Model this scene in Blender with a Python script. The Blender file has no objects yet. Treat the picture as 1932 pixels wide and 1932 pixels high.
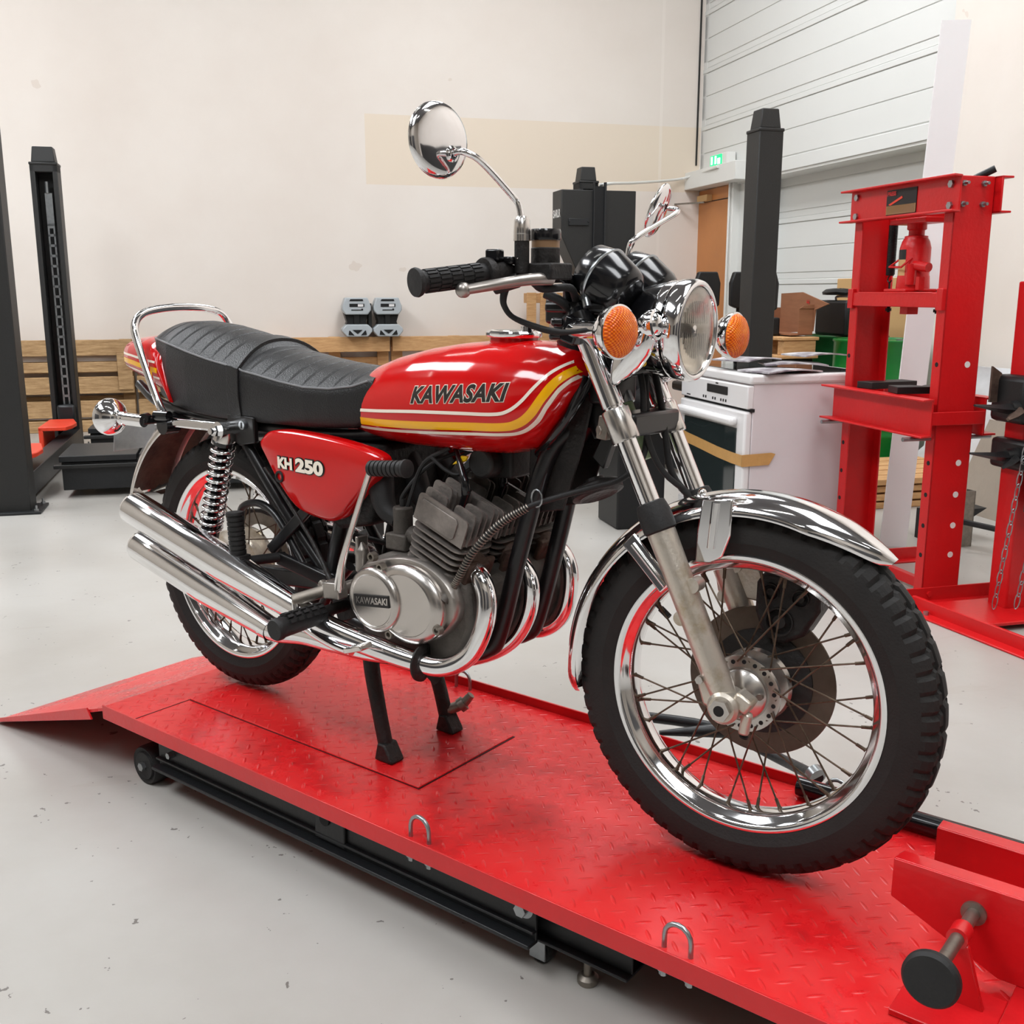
import bpy, bmesh, math, random
from mathutils import Vector, Matrix
from mathutils.bvhtree import BVHTree
random.seed(7)
pi = math.pi
V3 = Vector
SC = bpy.context.scene
COL = SC.collection

# ------------------------------------------------------------------ camera
CAM = (2.09332, -1.57117, 0.99348)
YAW, PITCH, ROLL = 2.235780, -0.209428, 0.000723
fw = V3((math.cos(PITCH)*math.cos(YAW), math.cos(PITCH)*math.sin(YAW), math.sin(PITCH)))
rt = V3((math.sin(YAW), -math.cos(YAW), 0.0)); up = rt.cross(fw)
cam = bpy.data.cameras.new('camera'); camo = bpy.data.objects.new('camera', cam); COL.objects.link(camo)
camo.matrix_world = Matrix(((rt.x, up.x, -fw.x, CAM[0]), (rt.y, up.y, -fw.y, CAM[1]), (rt.z, up.z, -fw.z, CAM[2]), (0, 0, 0, 1)))
cam.sensor_width = 36.0; cam.lens = 36.437; cam.clip_start = 0.05; cam.clip_end = 100
SC.camera = camo

# ------------------------------------------------------------------ world, exposure
PHI = 0.923723                       # the hall stands turned against the motorcycle
U = V3((math.cos(PHI), math.sin(PHI), 0)); W = V3((-math.sin(PHI), math.cos(PHI), 0))
ORG0 = V3((CAM[0], CAM[1], 0))
def RM(a, b, z): return ORG0 + a*U + b*W + V3((0, 0, z))
wd = bpy.data.worlds.new('world'); SC.world = wd; wd.use_nodes = True
bg = wd.node_tree.nodes['Background']; bg.inputs[0].default_value = (0.95, 0.97, 1, 1); bg.inputs[1].default_value = 0.4
SC.view_settings.view_transform = 'Standard'; SC.view_settings.look = 'None'
SC.view_settings.exposure = 0.14; SC.view_settings.gamma = 1.0; SC.view_settings.use_curve_mapping = False
SC.cycles.max_bounces = 8; SC.cycles.glossy_bounces = 5; SC.cycles.diffuse_bounces = 4
SC.cycles.use_denoising = True; SC.cycles.sample_clamp_indirect = 8.0
FZ = -0.2; CZ = 5.2                   # floor and ceiling heights
def area(name, a, b, z, sx, sy, power, col=(0.92, 0.97, 1.03)):
    l = bpy.data.lights.new(name, 'AREA'); l.shape = 'RECTANGLE'; l.size = sx; l.size_y = sy; l.energy = power; l.color = col
    o = bpy.data.objects.new(name, l); COL.objects.link(o); o.location = RM(a, b, z); o.rotation_euler = (0, 0, PHI)
    return o
SKY = [(-3.2, 1.5), (-3.2, 6.2), (2.2, 1.5), (2.2, 6.2), (-0.4, -2.6)]
for (a, b), pw in zip(SKY, (150, 165, 62, 96, 85)):
    area('skylight_lamp', a, b, CZ-0.12, 1.5, 3.0, pw)

# ------------------------------------------------------------------ materials
def mat(name, col, rough=0.5, metal=0.0, var=0.0, vs=6.0, bump=0.0, bs=60.0, col2=None, thr=None, spec=0.5, trans=0.0, ior=1.45, coat=0.0, emit=None, es=0.0, rvar=0.0, stretch=None):
    m = bpy.data.materials.new(name); m.use_nodes = True
    nt = m.node_tree; N = nt.nodes; L = nt.links; b = N['Principled BSDF']
    c = (*col, 1)
    b.inputs['Base Color'].default_value = c; b.inputs['Roughness'].default_value = rough; b.inputs['Metallic'].default_value = metal
    b.inputs['Specular IOR Level'].default_value = spec; b.inputs['Transmission Weight'].default_value = trans; b.inputs['IOR'].default_value = ior
    b.inputs['Coat Weight'].default_value = coat; b.inputs['Coat Roughness'].default_value = 0.04
    if emit: b.inputs['Emission Color'].default_value = (*emit, 1); b.inputs['Emission Strength'].default_value = es
    tc = N.new('ShaderNodeTexCoord'); src = tc.outputs['Object']
    if stretch:
        mp = N.new('ShaderNodeMapping'); mp.inputs['Scale'].default_value = stretch; L.new(src, mp.inputs['Vector']); src = mp.outputs[0]
    if var > 0 or col2 or rvar:
        n = N.new('ShaderNodeTexNoise'); n.inputs['Scale'].default_value = vs; n.inputs['Detail'].default_value = 6; n.inputs['Roughness'].default_value = 0.62
        L.new(src, n.inputs['Vector'])
        r = N.new('ShaderNodeValToRGB'); L.new(n.outputs['Fac'], r.inputs['Fac'])
        lo, hi = thr if thr else (0.3, 0.7)
        r.color_ramp.elements[0].position = lo; r.color_ramp.elements[1].position = hi
        c2 = col2 if col2 else tuple(max(0, x*(1-var)) for x in col)
        r.color_ramp.elements[0].color = (*c2, 1); r.color_ramp.elements[1].color = c
        if var > 0 or col2: L.new(r.outputs['Color'], b.inputs['Base Color'])
        if rvar:
            mr = N.new('ShaderNodeMapRange'); mr.inputs[3].default_value = rough+rvar; mr.inputs[4].default_value = rough
            L.new(n.outputs['Fac'], mr.inputs[0]); L.new(mr.outputs[0], b.inputs['Roughness'])
    if bump > 0:
        n2 = N.new('ShaderNodeTexNoise'); n2.inputs['Scale'].default_value = bs; n2.inputs['Detail'].default_value = 4
        L.new(src, n2.inputs['Vector'])
        bp = N.new('ShaderNodeBump'); bp.inputs['Strength'].default_value = bump; bp.inputs['Distance'].default_value = 0.01
        L.new(n2.outputs['Fac'], bp.inputs['Height']); L.new(bp.outputs[0], b.inputs['Normal'])
    m.diffuse_color = c
    return m
def srgb(r, g, b):
    f = lambda x: (x/255/12.92) if x/255 <= 0.04045 else ((x/255+0.055)/1.055)**2.4
    return (f(r), f(g), f(b))
M = {}
M['chrome'] = mat('chrome', (0.86, 0.86, 0.87), 0.05, 1.0, rvar=0.05, vs=20)
M['chrome_worn'] = mat('worn_chrome', (0.80, 0.77, 0.74), 0.14, 1.0, var=0.25, vs=30, rvar=0.15)
M['alu'] = mat('cast_aluminium', srgb(170, 164, 158), 0.36, 0.9, var=0.25, vs=10, bump=0.03, bs=120)
M['alu_pol'] = mat('polished_aluminium', srgb(200, 195, 190), 0.24, 0.95, var=0.12, vs=7)
M['alu_dirty'] = mat('dirty_fork_aluminium', srgb(204, 196, 184), 0.36, 0.75, col2=srgb(176, 160, 134), thr=(0.3, 0.5), vs=24, bump=0.1, bs=200)
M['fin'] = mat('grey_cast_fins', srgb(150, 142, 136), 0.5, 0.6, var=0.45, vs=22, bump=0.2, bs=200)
M['fin_dark'] = mat('dark_cast_fins', srgb(104, 98, 92), 0.6, 0.4, var=0.5, vs=18, bump=0.2, bs=160)  # darker tone of the cast grey, for inner cylinders, crankcase and carburettors
M['red_paint'] = mat('red_lacquer', srgb(196, 10, 12), 0.12, 0.0, var=0.10, vs=3, spec=0.5, coat=0.25)
M['black_paint'] = mat('black_frame_paint', srgb(24, 23, 24), 0.3, 0.0, var=0.4, vs=20)
M['black_grime'] = mat('oily_black', srgb(34, 30, 28), 0.55, 0.0, col2=srgb(14, 12, 12), vs=30, bump=0.3, bs=90)
M['black_gloss'] = mat('black_gloss', srgb(18, 18, 20), 0.18, coat=0.3)
M['rubber'] = mat('black_rubber', srgb(30, 29, 29), 0.62, bump=0.1, bs=150, var=0.3, vs=30)
M['tyre'] = mat('tyre_rubber', srgb(31, 29, 27), 0.7, col2=srgb(22, 20, 19), vs=16, bump=0.12, bs=240)
M['vinyl'] = mat('black_vinyl', srgb(28, 28, 29), 0.4, bump=0.25, bs=320, var=0.2, vs=8)
M['vinyl_edge'] = mat('grey_piping', srgb(120, 120, 122), 0.35, var=0.1, vs=30)
M['stripe_white'] = mat('cream_stripe', srgb(240, 228, 212), 0.2, coat=0.2)
M['stripe_yellow'] = mat('yellow_stripe', srgb(240, 176, 4), 0.2, coat=0.2)
M['decal_black'] = mat('black_decal', srgb(24, 20, 20), 0.25, coat=0.5)
M['amber'] = mat('amber_lens', srgb(246, 112, 2), 0.16, spec=0.4)
M['spoke'] = mat('rusty_spoke', srgb(112, 98, 84), 0.42, 0.8, col2=srgb(70, 56, 44), vs=60)
M['disc'] = mat('brown_brake_steel', srgb(112, 100, 90), 0.45, 0.8, col2=srgb(84, 72, 62), vs=10, thr=(0.3, 0.8))
M['rust'] = mat('rusty_steel', srgb(96, 78, 66), 0.65, 0.3, col2=srgb(58, 40, 34), vs=16, bump=0.3, bs=80)
M['glass'] = mat('clear_lamp_glass', (0.97, 0.96, 0.94), 0.06, trans=1.0, ior=1.3)
M['reflector'] = mat('lamp_reflector', srgb(226, 218, 206), 0.22, 0.85)
M['reservoir'] = mat('brown_reservoir', srgb(150, 118, 88), 0.3, trans=0.2)
M['mirror'] = mat('mirror_glass', (0.8, 0.82, 0.83), 0.02, 1.0)
M['lift_red_side'] = mat('red_enamel', srgb(206, 22, 28), 0.3, var=0.15, vs=5, bump=0.08, bs=60, coat=0.3)
M['press_red'] = mat('press_red_enamel', srgb(206, 20, 24), 0.36, var=0.15, vs=4, bump=0.1, bs=60)
M['orange_red'] = mat('orange_red_enamel', srgb(226, 66, 40), 0.4, var=0.1, vs=8)
M['lift_black'] = mat('black_lift_steel', srgb(30, 32, 34), 0.42, var=0.25, vs=8, bump=0.08, bs=90)
M['lift_post'] = mat('charcoal_post_paint', srgb(34, 34, 33), 0.5, bump=0.1, bs=140, var=0.12, vs=10)
M['slot'] = mat('dark_slot', srgb(12, 12, 13), 0.7)
M['galv'] = mat('galvanised_steel', srgb(168, 172, 174), 0.3, 0.9, var=0.2, vs=40)
M['dull_steel'] = mat('dull_steel', srgb(150, 142, 132), 0.45, 0.85, var=0.4, vs=30)
M['white_enamel'] = mat('white_enamel', srgb(226, 224, 224), 0.22, var=0.03, vs=3)
M['white_side'] = mat('white_side_panel', srgb(214, 206, 208), 0.4, var=0.05, vs=3)
M['oven_glass'] = mat('dark_oven_glass', srgb(34, 42, 42), 0.06, coat=0.4)
M['tape'] = mat('brown_tape', srgb(198, 152, 92), 0.35, var=0.12, vs=30)
M['drum_green'] = mat('green_drum_paint', srgb(16, 118, 44), 0.28, var=0.2, vs=6, bump=0.05, bs=40)
M['drum_dark'] = mat('dark_green_drum_paint', srgb(30, 92, 46), 0.34, var=0.25, vs=6, bump=0.05, bs=40)
M['card'] = mat('brown_cardboard', srgb(150, 100, 70), 0.8, var=0.2, vs=6, stretch=(1, 1, 6))
M['card_tan'] = mat('tan_board', srgb(206, 166, 114), 0.75, var=0.08, vs=4)
M['case_black'] = mat('black_plastic', srgb(17, 17, 18), 0.45, bump=0.08, bs=200)
M['grey_plastic'] = mat('silver_grey_plastic', srgb(176, 182, 186), 0.35, var=0.06, vs=8)
M['wood'] = mat('pallet_wood', srgb(214, 170, 120), 0.75, col2=srgb(184, 136, 88), vs=7, bump=0.25, bs=40, stretch=(1.2, 6, 9))
M['wood_old'] = mat('weathered_pallet_wood', srgb(200, 166, 122), 0.8, col2=srgb(146, 112, 74), vs=6, bump=0.3, bs=40, stretch=(1.2, 6, 9))
M['ply'] = mat('grey_plywood', srgb(172, 160, 146), 0.75, var=0.15, vs=4, bump=0.1, bs=50)
M['whiteboard_panel'] = mat('white_laminate', srgb(242, 241, 242), 0.35, var=0.03, vs=4)
M['poly'] = mat('crumpled_polythene', srgb(200, 200, 202), 0.25, var=0.1, vs=12, bump=0.5, bs=9)
M['door_orange'] = mat('orange_brown_door', srgb(200, 132, 76), 0.45, var=0.12, vs=2.5)
M['trim_white'] = mat('white_trim', srgb(226, 226, 222), 0.45)
M['clad'] = mat('white_cladding', srgb(222, 223, 220), 0.45, var=0.02, vs=2)
M['ink'] = mat('dark_print', srgb(30, 28, 28), 0.5)
M['white_ink'] = mat('white_print', srgb(232, 232, 230), 0.5)
M['red_ink'] = mat('red_print', srgb(200, 40, 40), 0.5)
M['yellow_tag'] = mat('yellow_plastic', srgb(226, 186, 20), 0.4)
M['green_hose'] = mat('pale_green_label', srgb(150, 172, 130), 0.5, var=0.2, vs=30)
M['exit_green'] = mat('exit_green', srgb(10, 150, 80), 0.4, emit=srgb(20, 220, 130), es=1.3)
M['exit_lit'] = mat('exit_lit_white', (0.9, 1, 0.95), 0.4, emit=(0.7, 1, 0.9), es=2.2)
M['sky_glass'] = mat('rooflight', (0.9, 0.9, 0.9), 0.4, emit=(1, 0.99, 0.97), es=5.0)
M['tube_glow'] = mat('lit_tube', (1, 1, 1), 0.4, emit=(1, 1, 0.98), es=22.0)
M['ceil'] = mat('grey_steel_deck', srgb(112, 112, 114), 0.6, var=0.1, vs=1)
M['far_wall'] = mat('grey_beige_wall', srgb(158, 150, 140), 0.7, var=0.1, vs=1)
M['reflection_dark'] = mat('dark_reflection_grey', srgb(60, 58, 58), 0.5, var=0.2, vs=2)  # for the added panels that darken the reflections
M['paper'] = mat('magazine_paper', srgb(206, 204, 206), 0.4, col2=srgb(120, 112, 120), vs=9, thr=(0.4, 0.6))

class NB:                                                   # small node-building helper
    def __init__(s, m): s.m = m; s.N = m.node_tree.nodes; s.L = m.node_tree.links; s.b = s.N['Principled BSDF']
    def math(s, op, a, b=None, c=None):
        n = s.N.new('ShaderNodeMath'); n.operation = op
        for i, x in enumerate((a, b, c)):
            if x is None: continue
            if isinstance(x, (int, float)): n.inputs[i].default_value = x
            else: s.L.new(x, n.inputs[i])
        return n.outputs[0]
    def noise(s, vec, scale, detail=5, rough=0.6):
        n = s.N.new('ShaderNodeTexNoise'); n.inputs['Scale'].default_value = scale; n.inputs['Detail'].default_value = detail; n.inputs['Roughness'].default_value = rough
        s.L.new(vec, n.inputs['Vector']); return n.outputs['Fac']
    def ramp(s, fac, stops):
        r = s.N.new('ShaderNodeValToRGB'); e = r.color_ramp.elements
        while len(e) < len(stops): e.new(0.5)
        for x, (p, c) in zip(e, stops): x.position = p; x.color = (*c, 1)
        s.L.new(fac, r.inputs['Fac']); return r.outputs['Color']
    def mix(s, fac, a, b):
        n = s.N.new('ShaderNodeMix'); n.data_type = 'RGBA'
        if isinstance(fac, (int, float)): n.inputs[0].default_value = fac
        else: s.L.new(fac, n.inputs[0])
        for i, x in ((6, a), (7, b)):
            if isinstance(x, tuple): n.inputs[i].default_value = (*x, 1)
            else: s.L.new(x, n.inputs[i])
        return n.outputs[2]
    def bump(s, h, st=0.5, dist=0.002):
        n = s.N.new('ShaderNodeBump'); n.inputs['Strength'].default_value = st; n.inputs['Distance'].default_value = dist
        s.L.new(h, n.inputs['Height']); s.L.new(n.outputs[0], s.b.inputs['Normal'])
    def coord(s, scale=(1, 1, 1), rot=0):
        t = s.N.new('ShaderNodeTexCoord'); mp = s.N.new('ShaderNodeMapping'); mp.inputs['Scale'].default_value = scale; mp.inputs['Rotation'].default_value = (0, 0, rot)
        s.L.new(t.outputs['Object'], mp.inputs['Vector']); return mp.outputs[0]
    def sep(s, v):
        n = s.N.new('ShaderNodeSeparateXYZ'); s.L.new(v, n.inputs[0]); return n.outputs

def tread_plate():
    m = mat('red_tread_plate', srgb(208, 24, 30), 0.3); k = NB(m)
    v = k.coord(); x, y, z = k.sep(k.coord((1/0.034, 1/0.034, 1), pi/4))
    fx = k.math('SUBTRACT', k.math('FRACT', x), 0.5); fy = k.math('SUBTRACT', k.math('FRACT', y), 0.5)
    par = k.math('MODULO', k.math('ABSOLUTE', k.math('ADD', k.math('FLOOR', x), k.math('FLOOR', y))), 2.0)
    a = k.math('ADD', k.math('POWER', k.math('MULTIPLY', fx, 2.3), 2.0), k.math('POWER', k.math('MULTIPLY', fy, 9.0), 2.0))
    b = k.math('ADD', k.math('POWER', k.math('MULTIPLY', fx, 9.0), 2.0), k.math('POWER', k.math('MULTIPLY', fy, 2.3), 2.0))
    d = k.math('ADD', k.math('MULTIPLY', a, k.math('SUBTRACT', 1.0, par)), k.math('MULTIPLY', b, par))
    h = k.math('MAXIMUM', k.math('SUBTRACT', 1.0, d), 0.0)
    n1 = k.noise(v, 3.2, 8, 0.7); n2 = k.noise(v, 24, 5)
    c = k.ramp(n1, [(0.32, srgb(150, 22, 26)), (0.48, srgb(205, 26, 30)), (0.7, srgb(214, 52, 50))])
    sp = k.ramp(n2, [(0.22, srgb(92, 30, 28)), (0.33, (1, 1, 1))])
    mx = k.N.new('ShaderNodeMix'); mx.data_type = 'RGBA'; mx.blend_type = 'MULTIPLY'; mx.inputs[0].default_value = 0.7
    k.L.new(c, mx.inputs[6]); k.L.new(sp, mx.inputs[7]); k.L.new(mx.outputs[2], k.b.inputs['Base Color'])
    hh = k.math('ADD', k.math('MULTIPLY', h, 1.0), k.math('MULTIPLY', k.noise(v, 9), 1.2))
    k.bump(hh, 0.55, 0.0022)
    k.L.new(k.math('ADD', k.math('MULTIPLY', n1, 0.40), 0.08), k.b.inputs['Roughness'])
    k.b.inputs['Specular IOR Level'].default_value = 0.4
    return m
def amber_ribs():
    k = NB(M['amber']); x, y, z = k.sep(k.coord())
    a = k.math('SINE', k.math('MULTIPLY', y, 1100.0)); b = k.math('SINE', k.math('MULTIPLY', z, 1100.0))
    h = k.math('MULTIPLY', a, b)
    c = k.ramp(k.math('ADD', k.math('MULTIPLY', k.noise(k.coord(), 45), 0.7), k.math('MULTIPLY', h, 0.25)), [(0.15, srgb(206, 70, 0)), (0.4, srgb(244, 112, 2)), (0.62, srgb(255, 160, 26))])
    k.L.new(c, k.b.inputs['Base Color']); k.bump(h, 0.6, 0.0012)
    k.b.inputs['Subsurface Weight'].default_value = 0.0
amber_ribs()
M['tread'] = tread_plate()
def floor_mat():
    m = mat('grey_sealed_concrete', srgb(190, 186, 180), 0.3); k = NB(m); v = k.coord()
    n1 = k.noise(v, 0.9, 6, 0.6); n2 = k.noise(k.coord((0.5, 3, 1), 0.6), 2.5, 6); n3 = k.noise(v, 42, 3, 0.5); n4 = k.noise(v, 5, 4)
    c = k.ramp(n1, [(0.3, srgb(160, 155, 148)), (0.6, srgb(176, 173, 168))])
    c = k.mix(k.math('MULTIPLY', k.math('GREATER_THAN', n2, 0.66), 0.12), c, srgb(150, 138, 126))
    sp = k.math('MULTIPLY', k.math('GREATER_THAN', n3, 0.70), k.math('GREATER_THAN', n4, 0.52))
    c = k.mix(k.math('MULTIPLY', sp, 0.75), c, srgb(74, 68, 62))
    k.L.new(c, k.b.inputs['Base Color'])
    k.L.new(k.math('ADD', k.math('MULTIPLY', n1, 0.3), 0.18), k.b.inputs['Roughness']); k.bump(k.noise(v, 30), 0.08, 0.003)
    return m
M['floor'] = floor_mat()
def wall_mat():
    m = mat('cream_plaster', srgb(228, 216, 204), 0.7); k = NB(m); v = k.coord()
    x, y, z = k.sep(v)
    c = k.ramp(k.noise(v, 0.8, 5), [(0.3, srgb(224, 214, 205)), (0.7, srgb(232, 224, 216))])
    # an old painted-over sign panel: a duller rectangle on the plaster
    box = k.math('MULTIPLY', k.math('MULTIPLY', k.math('GREATER_THAN', x, 1.23), k.math('LESS_THAN', x, 4.49)), k.math('MULTIPLY', k.math('MULTIPLY', k.math('GREATER_THAN', z, 1.945), k.math('LESS_THAN', z, 2.55)), k.math('GREATER_THAN', y, 9.7)))
    c = k.mix(k.math('MULTIPLY', box, 0.9), c, srgb(226, 211, 192))
    pil = k.math('MULTIPLY', k.math('MULTIPLY', k.math('GREATER_THAN', y, 9.7), k.math('GREATER_THAN', x, 4.06)), k.math('LESS_THAN', x, 4.09))
    c = k.mix(k.math('MULTIPLY', pil, 0.35), c, srgb(238, 230, 222))
    st = k.math('GREATER_THAN', k.noise(v, 3.1, 3), 0.735)
    c = k.mix(k.math('MULTIPLY', st, 0.3), c, srgb(196, 176, 158))
    k.L.new(c, k.b.inputs['Base Color']); k.bump(k.noise(v, 60), 0.06, 0.004)
    return m
M['wall'] = wall_mat()

# ------------------------------------------------------------------ mesh helpers
ORG = {}                                  # root object name -> origin in its own frame
def crom(pts, sm):
    if sm < 2 or len(pts) < 3: return [V3(p) for p in pts]
    P = [V3(p) for p in pts]; out = []
    for i in range(len(P)-1):
        p0 = P[i-1] if i else P[0]*2-P[1]; p1, p2 = P[i], P[i+1]; p3 = P[i+2] if i+2 < len(P) else P[-1]*2-P[-2]
        for k in range(sm):
            t = k/sm
            out.append(0.5*((2*p1)+(p2-p0)*t+(2*p0-5*p1+4*p2-p3)*t*t+(3*p1-p0-3*p2+p3)*t**3))
    out.append(P[-1]); return out
def interp(keys, x):
    if x <= keys[0][0]: return keys[0][1:]
    for a, b in zip(keys, keys[1:]):
        if x <= b[0]:
            t = (x-a[0])/(b[0]-a[0]); t = t
            return tuple(p+(q-p)*t for p, q in zip(a[1:], b[1:]))
    return keys[-1][1:]
def basis(ax):
    ax = V3(ax).normalized(); r = V3((0, 0, 1)) if abs(ax.z) < 0.9 else V3((1, 0, 0))
    u = ax.cross(r).normalized(); return u, ax.cross(u).normalized(), ax
class MB:
    def __init__(s, xf=None): s.v = []; s.f = []; s.xf = xf
    def add(s, vs, fs):
        n = len(s.v); s.v += [V3(p) for p in vs]; s.f += [[i+n for i in f] for f in fs]; return s
    def box(s, x0, x1, y0, y1, z0, z1):
        return s.add([(x0, y0, z0), (x1, y0, z0), (x1, y1, z0), (x0, y1, z0), (x0, y0, z1), (x1, y0, z1), (x1, y1, z1), (x0, y1, z1)],
                     [(0, 3, 2, 1), (4, 5, 6, 7), (0, 1, 5, 4), (1, 2, 6, 5), (2, 3, 7, 6), (3, 0, 4, 7)])
    def obox(s, c, size, rot):
        a, b, d = (x/2 for x in size); c = V3(c); R = rot.to_3x3()
        k = MB().box(-a, a, -b, b, -d, d); return s.add([R@p+c for p in k.v], k.f)
    def beam(s, p, q, w, h, upv=(0, 0, 1)):
        p, q = V3(p), V3(q); d = (q-p).normalized(); sd = d.cross(V3(upv)).normalized(); u = sd.cross(d)
        vs = [e+sd*(w/2*i)+u*(h/2*j) for e in (p, q) for i, j in ((-1, -1), (1, -1), (1, 1), (-1, 1))]
        return s.add(vs, [(0, 1, 2, 3), (7, 6, 5, 4), (0, 4, 5, 1), (1, 5, 6, 2), (2, 6, 7, 3), (3, 7, 4, 0)])
    def loft(s, rings, cap=True, closed=True, loop=False):
        n = len(rings[0]); vs = [p for r in rings for p in r]; fs = []
        R = len(rings)
        for i in range(R if loop else R-1):
            j = (i+1) % R
            for k in range(n if closed else n-1):
                l = (k+1) % n; fs.append((i*n+k, i*n+l, j*n+l, j*n+k))
        if cap and not loop and closed: fs += [tuple(range(n))[::-1], tuple(range((R-1)*n, R*n))]
        return s.add(vs, fs)
    def tube(s, pts, r, n=12, sm=1, loop=False, cap=True, flat=1.0):
        P = crom(pts, sm); m = len(P); rs = r if isinstance(r, (list, tuple)) else None
        d0 = (P[1]-P[0]).normalized(); u, w, _ = basis(d0); rings = []
        for i, p in enumerate(P):
            a = P[(i-1) % m] if (i or loop) else P[0]; b = P[(i+1) % m] if (i < m-1 or loop) else P[-1]
            d = (b-a).normalized()
            u = (u-d*u.dot(d)).normalized(); w = d.cross(u)
            if rs: t = i/(m-1)*(len(rs)-1); q = min(int(t), len(rs)-2); rr = rs[q]+(rs[q+1]-rs[q])*(t-q)
            else: rr = r
            rings.append([p+(u*math.cos(2*pi*k/n)+w*math.sin(2*pi*k/n)*flat)*rr for k in range(n)])
        return s.loft(rings, cap, True, loop)
    def cyl(s, p, q, r, r1=None, n=24): return s.tube([p, q], [r, r if r1 is None else r1], n)
    def lathe(s, prof, o, ax, n=48, closed=False, a0=0.0, a1=2*pi, cap=True, mod=None, ref=None):
        o = V3(o); u, w, x = basis(ax)
        if ref: u = V3(ref).normalized(); w = x.cross(u)
        full = abs(a1-a0-2*pi) < 1e-6; rings = []
        m = n if full else n+1
        for i in range(m):
            t = a0+(a1-a0)*i/n; d = u*math.cos(t)+w*math.sin(t)
            pr = mod(i, prof) if mod else prof
            rings.append([o+d*r+x*h for r, h in pr])
        s.loft(rings, (not full) and cap and closed, closed, full)
        return s
    def disc(s, c, ax, r, n=32):
        c = V3(c); u, w, x = basis(ax)
        return s.add([c+(u*math.cos(2*pi*k/n)+w*math.sin(2*pi*k/n))*r for k in range(n)], [tuple(range(n))])
    def prism(s, poly, lo, hi, mp):
        n = len(poly); vs = [mp(a, b, lo) for a, b in poly]+[mp(a, b, hi) for a, b in poly]
        return s.add(vs, [tuple(range(n))[::-1], tuple(range(n, 2*n))]+[(i, (i+1) % n, n+(i+1) % n, n+i) for i in range(n)])
    def sphere(s, c, r, n=16, sc=(1, 1, 1)):
        c = V3(c); rings = []
        for i in range(1, n):
            t = pi*i/n; rings.append([c+V3((r*math.sin(t)*math.cos(2*pi*k/(2*n))*sc[0], r*math.sin(t)*math.sin(2*pi*k/(2*n))*sc[1], r*math.cos(t)*sc[2])) for k in range(2*n)])
        return s.loft(rings)
    def hexbolt(s, c, ax, r, h): return s.cyl(c, V3(c)+V3(ax).normalized()*h, r, r, 6)
    def build(s, name, m, parent=None, bev=0.0, ang=38, seg=2, recalc=True):
        me = bpy.data.meshes.new(name)
        root = parent
        while root is not None and root.parent is not None: root = root.parent
        o0 = ORG[root.name] if root is not None else V3((0, 0, 0))
        vs = [(s.xf @ p if s.xf else p)-o0 for p in s.v]
        me.from_pydata(vs, [], s.f); me.materials.append(M[m] if isinstance(m, str) else m)
        if recalc:
            bm = bmesh.new(); bm.from_mesh(me); bmesh.ops.recalc_face_normals(bm, faces=bm.faces); bm.to_mesh(me); bm.free()
        me.shade_smooth(); me.set_sharp_from_angle(angle=math.radians(ang))
        o = bpy.data.objects.new(name, me); COL.objects.link(o)
        if parent is not None: o.parent = parent
        if bev > 0:
            b = o.modifiers.new('bevel', 'BEVEL'); b.width = bev; b.segments = seg; b.limit_method = 'ANGLE'; b.angle_limit = math.radians(40)
        return o
def XZ(a, b, t): return V3((a, t, b))            # polygon in the x-z plane, thickness along y
def XY(a, b, t): return V3((a, b, t))
def YZ(a, b, t): return V3((t, a, b))
def thing(name, label, cat, org, room=False, group=None, rz=0.0):
    o = bpy.data.objects.new(name, None); COL.objects.link(o); o.empty_display_size = 0.1
    ORG[o.name] = V3(org)
    if room: o.location = RM(*org); o.rotation_euler = (0, 0, PHI+rz)
    else: o.location = V3(org); o.rotation_euler = (0, 0, rz)
    tag(o, label, cat, group); return o
def tag(o, label, cat, group=None):
    o['label'] = label; o['category'] = cat
    if group: o['group'] = group
    return o
def single(mb, name, m, label, cat, org, room=False, group=None, bev=0.0, ang=38):    # a thing that is one mesh
    e = bpy.data.objects.new('tmp', None); ORG['tmp'] = V3(org)
    o0 = V3(org); mb.v = [(mb.xf @ p if mb.xf else p)-o0 for p in mb.v]; mb.xf = None
    bpy.data.objects.remove(e)
    o = mb.build(name, m, None, bev, ang)
    if room: o.location = RM(*org); o.rotation_euler = (0, 0, PHI)
    else: o.location = o0
    ORG[o.name] = o0
    return tag(o, label, cat, group)
def struct(mb, name, m, bev=0.0):                 # part of the hall, given in hall coordinates
    o = mb.build(name, m, None, bev); o.location = ORG0; o.rotation_euler = (0, 0, PHI); o['kind'] = 'structure'; ORG[o.name] = V3((0, 0, 0)); return o
def dup(root, org, label=None, room=False, rz=0.0, group=None):
    r = root.copy(); COL.objects.link(r)
    if room: r.location = RM(*org); r.rotation_euler = (0, 0, PHI+rz)
    else: r.location = V3(org); r.rotation_euler = (0, 0, rz)
    if label: r['label'] = label
    if group: r['group'] = group
    for ch in list(root.children):
        c = ch.copy(); COL.objects.link(c); c.parent = r
        for g in list(ch.children):
            d = g.copy(); COL.objects.link(d); d.parent = c
    return r
def text2d(body, size=1.0, shear=0.0, off=0.0, space=1.0):
    cu = bpy.data.curves.new('txt', 'FONT'); cu.body = body; cu.size = size; cu.shear = shear; cu.offset = off; cu.space_character = space
    cu.fill_mode = 'FRONT'; cu.resolution_u = 4; cu.align_x = 'CENTER'; cu.align_y = 'CENTER'
    o = bpy.data.objects.new('txt', cu); COL.objects.link(o); bpy.context.view_layer.update()
    me = bpy.data.meshes.new_from_object(o.evaluated_get(bpy.context.evaluated_depsgraph_get()))
    vs = [(v.co.x, v.co.y) for v in me.vertices]; fs = [tuple(p.vertices) for p in me.polygons]
    bpy.data.objects.remove(o); bpy.data.curves.remove(cu); bpy.data.meshes.remove(me)
    return vs, fs
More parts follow.
